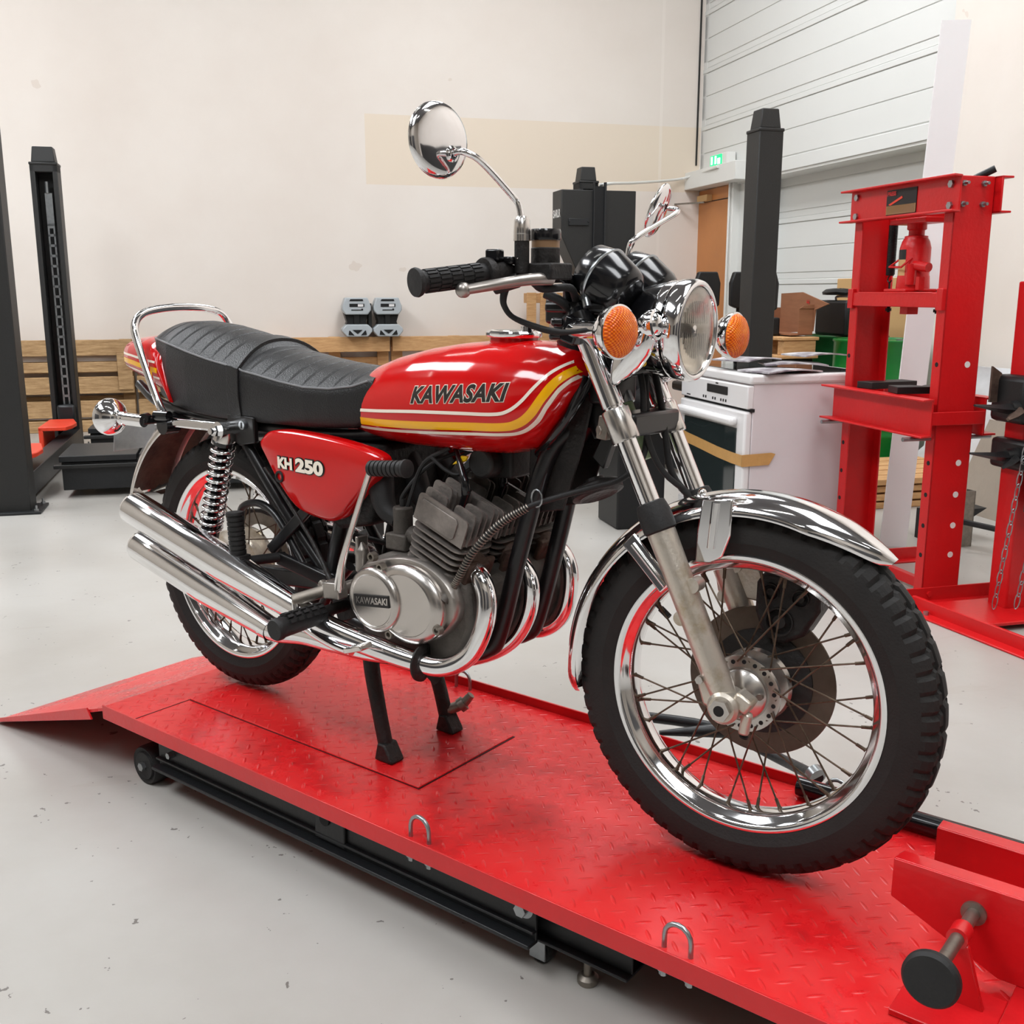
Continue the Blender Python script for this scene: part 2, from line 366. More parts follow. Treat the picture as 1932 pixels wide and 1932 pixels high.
def text3d(body, size, org, xd, yd, m, parent, name='lettering', shear=0.0, off=0.0, xs=1.0, space=1.0, fn=None, h=0.0):
    vs, fs = text2d(body, size, shear, off, space); org = V3(org); xd, yd = V3(xd).normalized(), V3(yd).normalized()
    n = xd.cross(yd)
    k = MB(); P = [org+xd*(a*xs)+yd*b+n*h for a, b in vs]
    if fn:                                             # cut finely enough to follow a curved panel
        bm = bmesh.new(); bvs = [bm.verts.new(p) for p in P]
        for f in fs:
            try: bm.faces.new([bvs[i] for i in f])
            except ValueError: pass
        for _ in range(5):
            bmesh.ops.triangulate(bm, faces=bm.faces[:])
            el = [e for e in bm.edges if e.calc_length() > 0.005]
            if not el: break
            bmesh.ops.subdivide_edges(bm, edges=el, cuts=1)
        bmesh.ops.triangulate(bm, faces=bm.faces[:]); bm.verts.index_update()
        P = [fn(v.co.copy()) for v in bm.verts]; fs = [tuple(v.index for v in f.verts) for f in bm.faces]; bm.free()
    k.add(P, fs); return k.build(name, m, parent, recalc=False)

def each(ks, nm, m, par, bev=0.0, ang=38): return [k.build(nm, m, par, bev, ang) for k in ks]
KS = 0.905                                 # clutter by the cladding stands nearer than the drums
XS = Matrix.Translation((0, 0, CAM[2])) @ Matrix.Scale(KS, 4) @ Matrix.Translation((0, 0, -CAM[2]))
def so_(a, b, z): return (a*KS, b*KS, CAM[2]-(CAM[2]-z)*KS)

# ------------------------------------------------------------------ the hall
AL, AR, BB, BF = -6.5, 4.5, 9.8, -5.0
struct(MB().box(AL-0.2, AR+0.6, BF-0.2, BB+0.2, FZ-0.2, FZ), 'floor', 'floor')
struct(MB().box(AL-0.2, AR+0.6, BF-0.2, BB+0.2, CZ, CZ+0.15), 'ceiling', 'ceil')
struct(MB().box(AL-0.2, AR+0.6, BB, BB+0.2, FZ, CZ), 'wall_back', 'wall')
struct(MB().box(AL-0.2, AL, BF, BB, FZ, CZ), 'wall_left', 'far_wall')
struct(MB().box(AL-0.2, AR+0.6, BF-0.2, BF, FZ, CZ), 'wall_front', 'far_wall')
struct(MB().box(4.45, 4.65, BF, 6.02, FZ, CZ), 'wall_right', 'wall')
struct(MB().box(4.95, 5.1, 5.9, BB, FZ, CZ), 'wall_right_outer', 'clad')
# upper sectional cladding (every section with its step and rib)
def clad(a, zs, ze, b0, b1, per=0.525, first=0.0):
    k = MB(); k.box(a+0.007, a+0.06, b0, b1, zs, ze); z = zs; i = 0
    lines = []
    k.box(a-0.012, a+0.03, b0, b1, zs, zs+0.105)
    z = zs+0.118
    while z < ze:
        for h, off in ((0.205, 0.0), (0.205, 0.0), (0.04, -0.006), (0.05, 0.004)):
            z1 = min(z+h, ze)
            if z1 > z+0.01: k.box(a+off, a+0.03, b0, b1, z, z1)
            z += h+0.005
    return k
up_cl = struct(clad(4.5, 1.975, CZ, 6.02, BB), 'wall_right_upper', 'clad', 0.004)
struct(clad(4.72, 0.0, 2.3, 6.02, 9.0), 'wall_right_lower', 'clad', 0.004)
struct(MB().box(4.715, 4.78, 6.02, 9.0, FZ, 0.0), 'trim_1', 'trim_white')
struct(MB().box(4.5, 4.78, 6.0, BB, 1.955, 1.975), 'trim_2', 'trim_white')
struct(MB().box(4.34, 4.52, 8.72, BB, 1.965, 2.125), 'trim_3', 'trim_white', 0.004)          # lintel over the pedestrian door
struct(MB().box(4.50, 4.525, 9.72, BB, 2.13, CZ), 'trim_4', 'trim_white')
struct(MB().box(4.445, 4.458, 9.785, 9.8, 2.2, CZ), 'trim_5', 'lift_post')
d = struct(MB().box(4.50, 4.54, 9.08, 9.80, FZ, 1.97), 'door_1', 'door_orange')
MB().box(4.495, 4.504, 9.09, 9.79, 1.84, 1.848).build('door_groove', 'slot', d)
MB().box(4.44, 4.50, 9.50, 9.72, 1.845, 1.905).build('door_closer', 'card_tan', d, 0.005)
MB().beam((4.42, 9.5, 1.83), (4.24, 9.79, 1.83), 0.02, 0.015).build('closer_arm', 'dull_steel', d)
struct(MB().box(4.46, 4.54, 8.99, 9.08, FZ, 1.97), 'trim_6', 'trim_white', 0.004)
struct(MB().box(4.53, 4.72, 8.6, 8.99, FZ, 1.97), 'trim_7', 'clad')
# rooflights and tubes
for i, (a, b) in enumerate(SKY):
    w = struct(MB().box(a-0.75, a+0.75, b-1.5, b+1.5, CZ-0.09, CZ-0.07), 'window_%d' % (i+1), 'sky_glass')
    for j in range(1, 5): MB().box(a-0.76, a+0.76, b-1.5+j*0.6-0.02, b-1.5+j*0.6+0.02, CZ-0.11, CZ-0.085).build('glazing_bar', 'trim_white', w)
tl = thing('ceiling_light', 'white fluorescent tube light on the ceiling', 'light', (-0.5, 1.2, CZ-0.02), True, 'fluorescent tube lights on the ceiling')
MB().box(-1.3, 0.3, 1.13, 1.27, CZ-0.08, CZ-0.0).build('housing', 'trim_white', tl)
MB().cyl((-1.25, 1.2, CZ-0.1), (0.25, 1.2, CZ-0.1), 0.018).build('tube', 'tube_glow', tl)
for a, b in ((-0.5, 4.0), (-0.5, 7.2), (-5.2, 2.5), (-5.2, 6.0), (3.9, -1.0), (-3.2, -1.8), (2.2, -2.6)):
    dup(tl, (a, b, CZ-0.02), None, True)
# dark panels added on unseen walls, a dark band for the chrome to reflect
for i, (a0, a1) in enumerate(((-5.6, -2.4), (-1.4, 1.8))):
    dd = struct(MB().box(a0, a1, BF, BF+0.06, FZ, 2.6), 'door_%d' % (i+2), 'reflection_dark')
struct(MB().box(4.40, 4.45, -4.0, 1.6, FZ, 1.75), 'door_5', 'reflection_dark')  # added out of view so the right mirror reflects something dark
dl = struct(MB().box(AL, AL+0.06, -2.5, 1.5, FZ, 2.6), 'door_4', 'reflection_dark')  # added dark panel on the unseen left wall, for reflections

# ------------------------------------------------------------------ four-post car lift
lift = thing('car_lift', 'charcoal four-post car lift with low runways along the back wall', 'car lift', (-1.2, 6.1, FZ), True)
def post(a, b, w, d, top, slot=None, base=True):
    k = MB()
    if slot == 'front':                                   # channel open towards the camera
        t = 0.035
        k.box(a, a+t, b, b+d, FZ, top).box(a+w-t, a+w, b, b+d, FZ, top).box(a, a+w, b+d-0.02, b+d, FZ, top).box(a, a+w, b, b+d, top-0.055, top)
    else: k.box(a, a+w, b, b+d, FZ, top)
    p = k.build('post', 'lift_post', lift, 0.006)
    c = MB(); e = 0.012; cb = top-0.005
    c.box(a-0.004, a+w+0.004, b-0.004, b+d+0.004, cb, cb+0.02)
    c.loft([[V3((a+e, b+e, cb+0.02)), V3((a+w-e, b+e, cb+0.02)), V3((a+w-e, b+d-e, cb+0.02)), V3((a+e, b+d-e, cb+0.02))],
            [V3((a+e*2, b+e*2, cb+0.13)), V3((a+w-e*2, b+e*2, cb+0.13)), V3((a+w-e*2, b+d-e*2, cb+0.13)), V3((a+e*2, b+d-e*2, cb+0.13))]])
    c.build('post_cap', 'lift_post', p, 0.006)
    if base:
        q = MB().box(a-0.06, a+w+0.055, b-0.05, b+d+0.05, FZ, FZ+0.014).build('base_plate', 'lift_black', p, 0.002)
        for x, y in ((a+w+0.03, b-0.02), (a+w+0.03, b+d+0.02), (a-0.03, b-0.02)):
            MB().hexbolt((x, y, FZ+0.014), (0, 0, 1), 0.013, 0.012).cyl((x, y, FZ+0.02), (x, y, FZ+0.045), 0.006, n=10).build('anchor_bolt', 'galv', p)
    return p
pL1 = post(-1.315, 6.08, 0.185, 0.17, 1.905)
pL2 = post(-1.362, 8.45, 0.186, 0.17, 1.895, 'front')
pR1 = post(2.99, 5.72, 0.155, 0.16, 1.905)
pR2 = post(2.80, 8.42, 0.165, 0.17, 1.87, 'front')
# latch ladder inside the far left post
k = MB(); a0 = -1.285; b0 = 8.52
k.box(a0, a0+0.012, b0, b0+0.012, 0.02, 1.45).box(a0+0.038, a0+0.05, b0, b0+0.012, 0.02, 1.45).box(a0-0.0, a0+0.05, b0, b0+0.012, 1.45, 1.7)
for i in range(20): k.box(a0, a0+0.05, b0, b0+0.012, 0.06+i*0.074, 0.078+i*0.074)
k.cyl((a0+0.02, b0, 1.7), (a0+0.02, b0, 1.78), 0.016).build('latch_ladder', 'galv', pL2)
MB().box(-1.32, -1.19, 8.40, 8.455, 0.0, 0.16).build('carriage_end', 'lift_black', lift, 0.02)
def runway(b0, b1):
    r = MB().box(-1.02, 2.75, b0+0.02, b1-0.02, FZ+0.045, 0.012).build('runway', 'lift_black', lift, 0.004)
    MB().box(-1.06, 2.8, b0-0.015, b0+0.03, -0.022, 0.0).build('side_rail', 'lift_post', r, 0.003)
    k = MB()
    for x0, x1 in ((-1.03, -0.60), (-0.585, 0.35), (0.365, 1.2), (1.215, 2.75)): k.box(x0, x1, b0, b1, 0.015, 0.05)
    k.build('deck_plate', 'lift_black', r, 0.003)
    return r
runway(6.47, 7.02); runway(7.78, 8.33)
for b0, b1, e_ in ((6.49, 7.0, -1.165), (7.82, 8.3, -1.15)):
    k = MB()
    k.prism([(-1.36, b0), (e_-0.03, b0), (e_, b0+0.1), (e_+0.01, b0+0.25), (e_-0.04, b1), (-1.36, b1)], 0.035, 0.065, XY)
    k.box(-1.36, -1.33, b0, b1, -0.1, 0.06)
    k.build('wheel_stop', 'orange_red', lift, 0.006)
MB().box(-1.28, -1.17, 6.2, 8.5, FZ+0.03, FZ+0.17).build('cross_beam', 'lift_black', lift, 0.005)
MB().box(2.82, 2.93, 5.8, 8.5, FZ+0.03, FZ+0.17).build('cross_beam', 'lift_black', lift, 0.005)
# motor cabinet on the far right post
cb = MB().prism([(2.61, 1.80), (2.61, 1.44), (2.76, 1.13), (2.86, 1.02), (3.06, 1.02), (3.25, 1.38), (3.25, 1.80)], 8.3, 8.55, lambda a, c, t: V3((a, t, c))).build('motor_cabinet', 'lift_post', lift, 0.006)
MB().box(2.885, 2.968, 8.29, 8.302, 0.9, 1.83).build('cabinet_slot', 'slot', cb)
MB().box(2.875, 2.885, 8.275, 8.3, 0.95, 1.86).box(2.968, 2.985, 8.275, 8.3, 0.95, 1.86).build('slot_edge', 'lift_black', cb)
MB().box(2.67, 2.84, 8.288, 8.3, 1.52, 1.575).cyl((2.675, 8.28, 1.55), (2.675, 8.29, 1.55), 0.006).cyl((2.835, 8.28, 1.55), (2.835, 8.29, 1.55), 0.006).build('handle_plate', 'lift_black', cb, 0.003)
text3d('SARLR', 0.085, (2.606, 8.42, 1.615), (0, -1, 0), (0, 0, 1), 'white_ink', cb, off=0.003, xs=0.8)
hose = MB().tube([(3.0, 8.5, 1.86), (3.1, 8.5, 1.875), (3.6, 9.2, 1.96), (4.3, 9.76, 2.07), (4.33, 9.05, 2.105)], 0.013, 8, 6)
single(hose, 'conduit', 'trim_white', 'thin white conduit running from the dark motor cabinet to the door lintel', 'conduit', (3.0, 8.5, 1.86), True)
cp = MB().tube([(4.445, 9.03, 2.1), (4.445, 9.03, 1.2), (4.445, 9.03, 0.2)], 0.011, 8)
single(cp, 'conduit', 'trim_white', 'white vertical conduit on the frame right of the orange door', 'conduit', (4.445, 9.03, 0.2), True)
ex = thing('exit_sign', 'green lit emergency exit sign above the door lintel', 'sign', (4.45, 9.2, 2.13), True)
MB().box(4.40, 4.49, 9.02, 9.36, 2.135, 2.235).build('housing', 'trim_white', ex, 0.008)
fc = MB().box(4.392, 4.40, 9.12, 9.35, 2.14, 2.228).build('sign_face', 'exit_green', ex)
for y0_, y1_, z0_, z1_ in ((9.30, 9.325, 2.15, 2.218), (9.14, 9.19, 2.145, 2.195), (9.22, 9.25, 2.15, 2.218)): MB().box(4.388, 4.393, y0_, y1_, z0_, z1_).build('pictogram', 'exit_lit', fc)

# ------------------------------------------------------------------ pallets along the back wall
def pallet(name, label, org, m, group, LN=1.195, missing=()):
    # standing on its long edge, boards facing the hall; local: a along, b depth 0..0.14, z up
    t = thing(name, label, 'pallet', org, True, group)
    a, b, z = org
    for i, (z0, z1) in enumerate(((0.0, 0.1), (0.125, 0.27), (0.33, 0.475), (0.515, 0.60), (0.655, 0.79))):
        if i in missing: continue
        MB().box(a, a+LN, b, b+0.022, z+z0, z+z1).build('board', m, t, 0.004)
    for x in (0.0, LN*0.455, LN-0.105):
        for z0, z1 in ((0.0, 0.1), (0.33, 0.475), (0.69, 0.79)):
            MB().box(a+x, a+x+0.105, b+0.022, b+0.1, z+z0, z+z1).build('block', m, t, 0.003)
        MB().box(a+x, a+x+0.105, b+0.1, b+0.122, z, z+0.79).build('cross_board', m, t, 0.003)
    for z0, z1 in ((0.0, 0.1), (0.2, 0.3), (0.345, 0.445), (0.5, 0.6), (0.69, 0.785)):
        MB().box(a, a+LN, b+0.122, b+0.142, z+z0, z+z1).build('bottom_board', m, t, 0.003)
    return t
PG = 'wooden pallets standing along the back wall'
p0 = pallet('wooden_pallet', 'weathered stained pallet standing on edge at the far left behind the lift post', (-2.06, 9.62, FZ), 'wood_old', PG)
MB().box(-0.99, -0.87, 9.605, 9.62, FZ+0.36, FZ+0.69).build('patch_board', 'wood_old', p0, 0.003)
pallet('wooden_pallet', 'weathered pallet against the wall hidden behind the red tail of the motorcycle', (-0.84, 9.63, FZ), 'wood_old', PG)
p2 = pallet('wooden_pallet', 'light brown pallet under the grey plastic devices, behind the black seat', (0.375, 9.63, FZ), 'wood', PG, 1.01, missing=(3,))
pallet('wooden_pallet', 'light brown pallet against the wall just behind the top of the red fuel tank', (1.41, 9.63, FZ), 'wood', PG, missing=(3,))
# one pallet standing upright behind the handlebar
up = thing('wooden_pallet', 'pale pallet standing upright behind the handlebar and the forks', 'pallet', (2.66, 9.5, FZ), True, PG)
for x in (2.66, 2.79, 2.95, 3.08, 3.24):
    MB().box(x, x+0.09, 9.5, 9.522, FZ, 0.985).build('board', 'wood', up, 0.003)
for z in (FZ, 0.35, 0.89): MB().box(2.66, 3.33, 9.522, 9.62, z, z+0.09).build('cross_board', 'wood', up, 0.003)

# grey and black angular devices on top of the pallets
def device(a, label):
    t = thing('plastic_device', label, 'device', (a, 9.6, 0.59), True, 'grey and black plastic devices on the pallets')
    b = 9.58; y = lambda p, q, r: V3((p, r, q+0.006))
    MB().prism([(a-0.105, 0.66), (a+0.105, 0.66), (a+0.085, 0.72), (a+0.11, 0.80), (a+0.11, 0.9), (a-0.11, 0.9), (a-0.11, 0.80), (a-0.085, 0.72)], b+0.02, b+0.16, y).build('core', 'case_black', t, 0.006)
    MB().box(a-0.025, a+0.025, b-0.005, b+0.03, 0.66, 0.80).build('centre_strap', 'case_black', t, 0.004)
    hx = lambda w, w2, z0, z1, z2, z3: [(a-w2, z0), (a+w2, z0), (a+w, z1), (a+w, z2), (a+w2, z3), (a-w2, z3), (a-w, z2), (a-w, z1)]
    up_ = MB().prism(hx(0.128, 0.10, 0.785, 0.825, 0.86, 0.935), b-0.03, b+0.13, y).build('top_shell', 'grey_plastic', t, 0.008)
    MB().prism([(a-0.065, 0.905), (a+0.06, 0.905), (a+0.055, 0.922), (a-0.055, 0.922)], b-0.034, b-0.02, y).box(a-0.065, a+0.068, b-0.034, b-0.02, 0.86, 0.888).build('vent_slot', 'slot', up_)
    MB().box(a+0.01, a+0.058, b-0.037, b-0.02, 0.862, 0.884).build('switch', 'white_enamel', up_)
    MB().box(a-0.05, a+0.04, b-0.033, b-0.02, 0.828, 0.836).cyl((a+0.048, b-0.033, 0.836), (a+0.048, b-0.02, 0.836), 0.009).build('print_line', 'slot', up_)
    lo = MB().prism(hx(0.135, 0.095, 0.588, 0.635, 0.66, 0.698), b-0.04, b+0.13, y).build('bottom_shell', 'grey_plastic', t, 0.008)
    k = MB()
    k.prism([(a-0.045, 0.65), (a+0.045, 0.65), (a, 0.615)], b-0.046, b-0.03, y)
    for s in (-1, 1): k.prism([(a+s*0.082, 0.606), (a+s*0.03, 0.602), (a+s*0.068, 0.644), (a+s*0.075, 0.644)], b-0.046, b-0.03, y)
    k.build('cutout', 'slot', lo)
    return t
dv = device(1.082, 'grey and black angular plastic device on the pallet, left of the pair')
MB().box(1.19, 1.222, 9.6, 9.72, 0.66, 0.89).build('bridge', 'case_black', dv, 0.005)
device(1.363, 'grey and black angular plastic device on the pallet, right of the pair, nearer the grip')

# ------------------------------------------------------------------ white cooker
ck = thing('cooker', 'white electric cooker with dark oven door behind the front fork', 'cooker', (2.16, 4.10, FZ), True)
a0, b0 = 2.165, 4.105; a1, b1 = a0+0.63, b0+0.70
MB().box(a0+0.012, a1, b0+0.004, b1-0.004, FZ+0.03, 0.60).build('body', 'white_side', ck, 0.004)
ht = MB().box(a0-0.008, a1, b0-0.006, b1+0.006, 0.598, 0.64).build('hob_top', 'white_enamel', ck, 0.012)
MB().box(a0+0.05, a1-0.06, b0+0.05, b1-0.05, 0.64, 0.644).build('hob_glass', 'oven_glass', ht)
pn = MB().box(a0-0.018, a0+0.014, b0, b1, 0.49, 0.592).build('control_panel', 'white_enamel', ck, 0.006)
MB().box(a0-0.022, a0-0.017, b0+0.19, b0+0.40, 0.535, 0.572).build('display', 'ink', pn, 0.001)
for y in (0.20, 0.225, 0.25, 0.31, 0.335, 0.41, 0.435): MB().box(a0-0.0215, a0-0.017, b0+y, b0+y+0.007, 0.503, 0.515).build('button_mark', 'ink', pn)
k = MB(); k.box(a0-0.0195, a0-0.017, b0+0.29, b0+0.315, 0.578, 0.584).box(a0-0.0195, a0-0.017, b0+0.59, b0+0.63, 0.50, 0.505); k.build('printed_mark', 'ink', pn)
dr = MB().box(a0-0.024, a0+0.012, b0+0.004, b1-0.004, FZ+0.2, 0.478).build('oven_door', 'white_enamel', ck, 0.01)
gl = [(b0+0.09, 0.385), (b1-0.09, 0.385)]; n = 14
pts = [(b0+0.075, 0.40), (b1-0.075, 0.40)]+[(b1-0.075-(b1-b0-0.15)*i/n, 0.12-0.055*math.sin(pi*i/n)) for i in range(n+1)]
MB().prism(pts, a0-0.030, a0-0.022, YZ).build('oven_window', 'oven_glass', dr, 0.002)
MB().box(a0-0.062, a0-0.02, b0+0.07, b1-0.03, 0.412, 0.448).build('door_handle', 'white_enamel', dr, 0.014)
MB().box(a0+0.0, a0+0.02, b0, b1, 0.477, 0.491).build('door_gap', 'slot', ck)
MB().box(a0-0.02, a0+0.012, b0+0.004, b1-0.004, FZ+0.03, FZ+0.19).build('drawer_front', 'white_enamel', ck, 0.008)
for x, y in ((a0+0.06, b0+0.06), (a1-0.06, b0+0.06), (a0+0.06, b1-0.06), (a1-0.06, b1-0.06)): MB().cyl((x, y, FZ), (x, y, FZ+0.035), 0.02).build('foot', 'case_black', ck)
MB().cyl((a0+0.33, b0-0.008, 0.618), (a0+0.33, b0-0.004, 0.618), 0.008).build('screw_cover', 'white_enamel', ht)
tp = MB(); z0 = 0.245
tp.loft([[V3((a0-0.033, b0+y, z0+0.05+s)), V3((a0-0.033, b0+y, z0+s)), V3((a0-0.031, b0+y, z0+s)), V3((a0-0.031, b0+y, z0+0.05+s))] for y, s in ((0.69, 0.035), (0.58, 0.022), (0.42, 0.012), (0.25, 0.0), (0.1, -0.006), (-0.004, -0.006))])
tp.prism([(a0-0.033, z0+0.045), (a0+0.11, z0+0.05), (a0+0.13, z0+0.044), (a0+0.1, z0-0.004), (a0-0.033, z0-0.008)], b0-0.0035, b0+0.0005, XZ)
single(tp, 'packing_tape', 'tape', 'strip of brown packing tape across the oven door and corner', 'tape', (a0, b0, z0), True)
t2 = MB().box(a1-0.075, a1-0.002, b0-0.001, b0+0.0035, 0.46, 0.597)
single(t2, 'packing_tape', 'tape', 'brown tape strip at the back edge of the cooker beside the red press', 'tape', (a1, b0, 0.46), True)
mg = [(2.35, 4.2, 0.30, 0.22, 0.2), (2.48, 4.32, 0.28, 0.2, -0.3), (2.3, 4.42, 0.27, 0.2, 0.5), (2.62, 4.36, 0.25, 0.19, 0.1)]
ml = ['glossy magazine on the cooker top, nearest the front edge', 'glossy magazine in the middle of the cooker top', 'glossy magazine on the cooker top, at the rear left', 'glossy magazine on the cooker top, furthest right']
for i, ((x, y, l, w, r), lb) in enumerate(zip(mg, ml)):
    k = MB(); z = 0.645+i*0.019; R = Matrix.Rotation(r, 3, 'Z'); rg = []
    for j in range(9):
        s = -l/2+l*j/8; h = 0.010*math.sin(pi*j/8)
        rg.append([R @ V3((s, q*w/2, hh))+V3((x, y, z)) for q, hh in ((-1, h), (1, h*0.6), (1, h*0.6+0.006), (-1, h+0.006))])
    k.loft(rg); single(k, 'magazine', 'paper', lb, 'magazine', (x, y, z), True, 'magazines on the cooker')

# black appliance with a dial left of the cooker
ap = thing('black_appliance', 'black appliance with a round dial beside the white cooker', 'appliance', (1.86, 5.0, FZ), True)
MB().box(1.84, 2.10, 4.86, 5.15, FZ, 0.62).build('body', 'case_black', ap, 0.01)
MB().lathe([(0.0, 0.012), (0.07, 0.012), (0.082, 0.0)], (1.97, 4.86, 0.46), (0, -1, 0)).build('dial', 'black_gloss', ap)
MB().tube([(1.93, 4.85, 0.6), (1.89, 4.845, 0.5), (1.90, 4.845, 0.38), (1.97, 4.845, 0.32), (2.06, 4.845, 0.35)], 0.005, 8, 5).build('cable', 'rubber', ap)

# ------------------------------------------------------------------ red shop press
PA, PB = 2.55, 3.365
pr = thing('shop_press', 'red steel H-frame shop press with a bottle jack', 'press', (PA, PB, FZ), True)
PT = 1.405
def ccol(b0, b1, inner):                                    # channel column: flanges front and back, web on the outer side
    k = MB(); a0, a1 = PA, PA+0.165; t = 0.008
    if inner > 0: k.box(a0, a1, b0, b0+t, FZ, PT); fb = (b0, b1)
    else: k.box(a0, a1, b1-t, b1, FZ, PT); fb = (b0, b1)
    k.box(a0, a0+t, fb[0], fb[1], FZ, PT).box(a1-t, a1, fb[0], fb[1], FZ, PT)
    c = k.build('column', 'press_red', pr, 0.004)
    for z in (0.725, 0.35, 0.226, 0.104, -0.013):
        yb = b0+0.025 if inner > 0 else b1-0.02
        MB().cyl((a0-0.001, yb, z), (a0+0.003, yb, z), 0.009).build('pin_hole', 'slot', c)
        if inner > 0: MB().cyl((a0+0.115, b0-0.001, z), (a0+0.115, b0+0.003, z), 0.012).build('pin_hole', 'trim_white', c)
    return c
cR = ccol(PB, PB+0.055, 1); cL = ccol(PB+0.575, PB+0.63, -1)
def chan(bs, z0, z1, a, t=0.008, d=0.05, sgn=-1, nm='top_beam', cutend=False):   # channel beam, web at a, flanges pointing away
    k = MB(); b0, b1 = bs
    k.box(min(a, a+sgn*t), max(a, a+sgn*t), b0, b1, z0, z1)
    for z in (z0, z1-t):
        q = [(a, b0), (a, b1), (a+sgn*d, b1+0.02), (a+sgn*d, b0+(-0.02 if sgn < 0 else 0))]
        k.prism(q, z, z+t, XY)
    return k.build(nm, 'press_red', pr, 0.002)
tf = chan((PB-0.035, PB+0.655), 1.275, 1.405, PA-0.001)
tb = chan((PB-0.035, PB+0.655), 1.275, 1.405, PA+0.166, sgn=1)
lb = MB().box(PA-0.012, PA-0.0085, PB+0.21, PB+0.40, 1.29, 1.385).build('label', 'ink', tf)
MB().box(PA-0.0135, PA-0.0115, PB+0.212, PB+0.398, 1.292, 1.325).build('label_panel', 'card_tan', tb)
tfl = MB().box(PA-0.0135, PA-0.0115, PB+0.214, PB+0.396, 1.293, 1.325).build('label_strip', 'white_side', tf)
MB().prism([(PB+0.385, 1.33), (PB+0.30, 1.358), (PB+0.295, 1.35), (PB+0.37, 1.326)], PA-0.0138, PA-0.0118, YZ).build('label_print', 'orange_red', tf)
text3d('PRESS', 0.022, (PA-0.0145, PB+0.365, 1.37), (0, -1, 0), (0, 0, 1), 'red_ink', tf, off=0.001)
for y in (PB+0.012, PB+0.61):
    for z in (1.30, 1.375): MB().hexbolt((PA-0.009, y, z), (-1, 0, 0), 0.014, 0.009).build('bolt', 'galv', tf)
for a in (PA+0.03, PA+0.115):
    for z in (1.305, 1.378): MB().hexbolt((a, PB, z), (0, -1, 0), 0.011, 0.01).cyl((a, PB-0.03, z), (a, PB, z), 0.006, n=10).build('bolt', 'galv', cR)
MB().box(PA+0.03, PA+0.14, PB+0.2, PB+0.43, 1.255, 1.275).build('jack_seat', 'press_red', pr, 0.003)
# sliding yoke
yk = MB().box(PA-0.012, PA-0.004, PB+0.02, PB+0.61, 0.935, 0.99).box(PA+0.169, PA+0.177, PB+0.02, PB+0.61, 0.935, 0.99).box(PA-0.012, PA+0.177, PB+0.07, PB+0.56, 0.982, 0.992).build('yoke', 'press_red', pr, 0.003)
MB().box(PA-0.016, PA+0.03, PB+0.005, PB+0.04, 0.925, 1.005).build('yoke_guide', 'press_red', yk, 0.002)
MB().box(PA-0.016, PA+0.03, PB+0.59, PB+0.625, 0.925, 1.005).build('yoke_guide', 'press_red', yk, 0.002)
MB().box(PA+0.05, PA+0.10, PB+0.30, PB+0.35, 0.905, 0.983).build('ram', 'press_red', yk, 0.002)
for y in (PB+0.16, PB+0.47): MB().cyl((PA+0.08, y, 0.91), (PA+0.08, y, 1.0), 0.006).hexbolt((PA+0.08, y, 0.915), (0, 0, 1), 0.012, 0.012).build('spring_bolt', 'slot', yk)
for y in (PB+0.125, PB+0.475):
    s = MB()
    pts = [(PA+0.08+0.0155*math.cos(2*pi*i/10), y+0.0155*math.sin(2*pi*i/10), 1.06+0.2*i/380) for i in range(380)]
    s.tube(pts, 0.0032, 5); s.cyl((PA+0.08, y, 1.06), (PA+0.08, y, 1.26), 0.0155)
    s.tube([(PA+0.08, y, 1.06), (PA+0.08, y+0.012, 1.05), (PA+0.08, y+0.014, 1.038), (PA+0.08, y, 1.03), (PA+0.08, y-0.012, 1.04)], 0.003, 6, 4)
    s.tube([(PA+0.08, y, 1.034), (PA+0.08, y, 0.99)], 0.004, 6)
    s.build('return_spring', 'case_black', pr)
# bottle jack (hangs in the frame as its ram)
jx, jy = PA+0.08, PB+0.32
jk = MB().lathe([(0.0, 0.0), (0.062, 0.0), (0.064, 0.01), (0.061, 0.055), (0.059, 0.06), (0.059, 0.165), (0.052, 0.19), (0.044, 0.203), (0.044, 0.21), (0.030, 0.213), (0.030, 0.232), (0.037, 0.236), (0.037, 0.262), (0.0, 0.262)], (jx, jy, 0.998), (0, 0, 1)).build('bottle_jack', 'press_red', pr)
MB().box(jx-0.085, jx+0.06, jy-0.075, jy+0.07, 0.992, 1.005).build('jack_base', 'press_red', jk, 0.004)
MB().lathe([(0.0598, 0.03), (0.0598, 0.155)], (jx, jy, 0.998), (0, 0, 1), 10, a0=2.5, a1=3.5, ref=(1, 0, 0)).build('jack_label', 'card_tan', jk)
MB().lathe([(0.0602, 0.12), (0.0602, 0.158)], (jx, jy, 0.998), (0, 0, 1), 10, a0=2.5, a1=3.5, ref=(1, 0, 0)).build('jack_label_band', 'ink', jk)
MB().tube([(jx-0.04, jy+0.04, 1.12), (jx-0.075, jy+0.055, 1.09), (jx-0.08, jy-0.03, 1.088), (jx-0.045, jy-0.045, 1.125)], 0.0045, 6).build('jack_handle', 'press_red', jk)
MB().cyl((jx-0.04, jy-0.04, 1.02), (jx-0.04, jy-0.04, 1.1), 0.02).tube([(jx-0.03, jy-0.045, 1.095), (jx-0.02, jy-0.12, 1.085)], 0.018, 14).box(jx-0.045, jx-0.02, jy-0.1, jy-0.08, 1.0, 1.05).build('pump_socket', 'press_red', jk)
MB().cyl((PA+0.09, PB+0.07, 1.385), (PA+0.16, PB+0.0, 1.432), 0.013).build('pump_handle', 'case_black', pr)
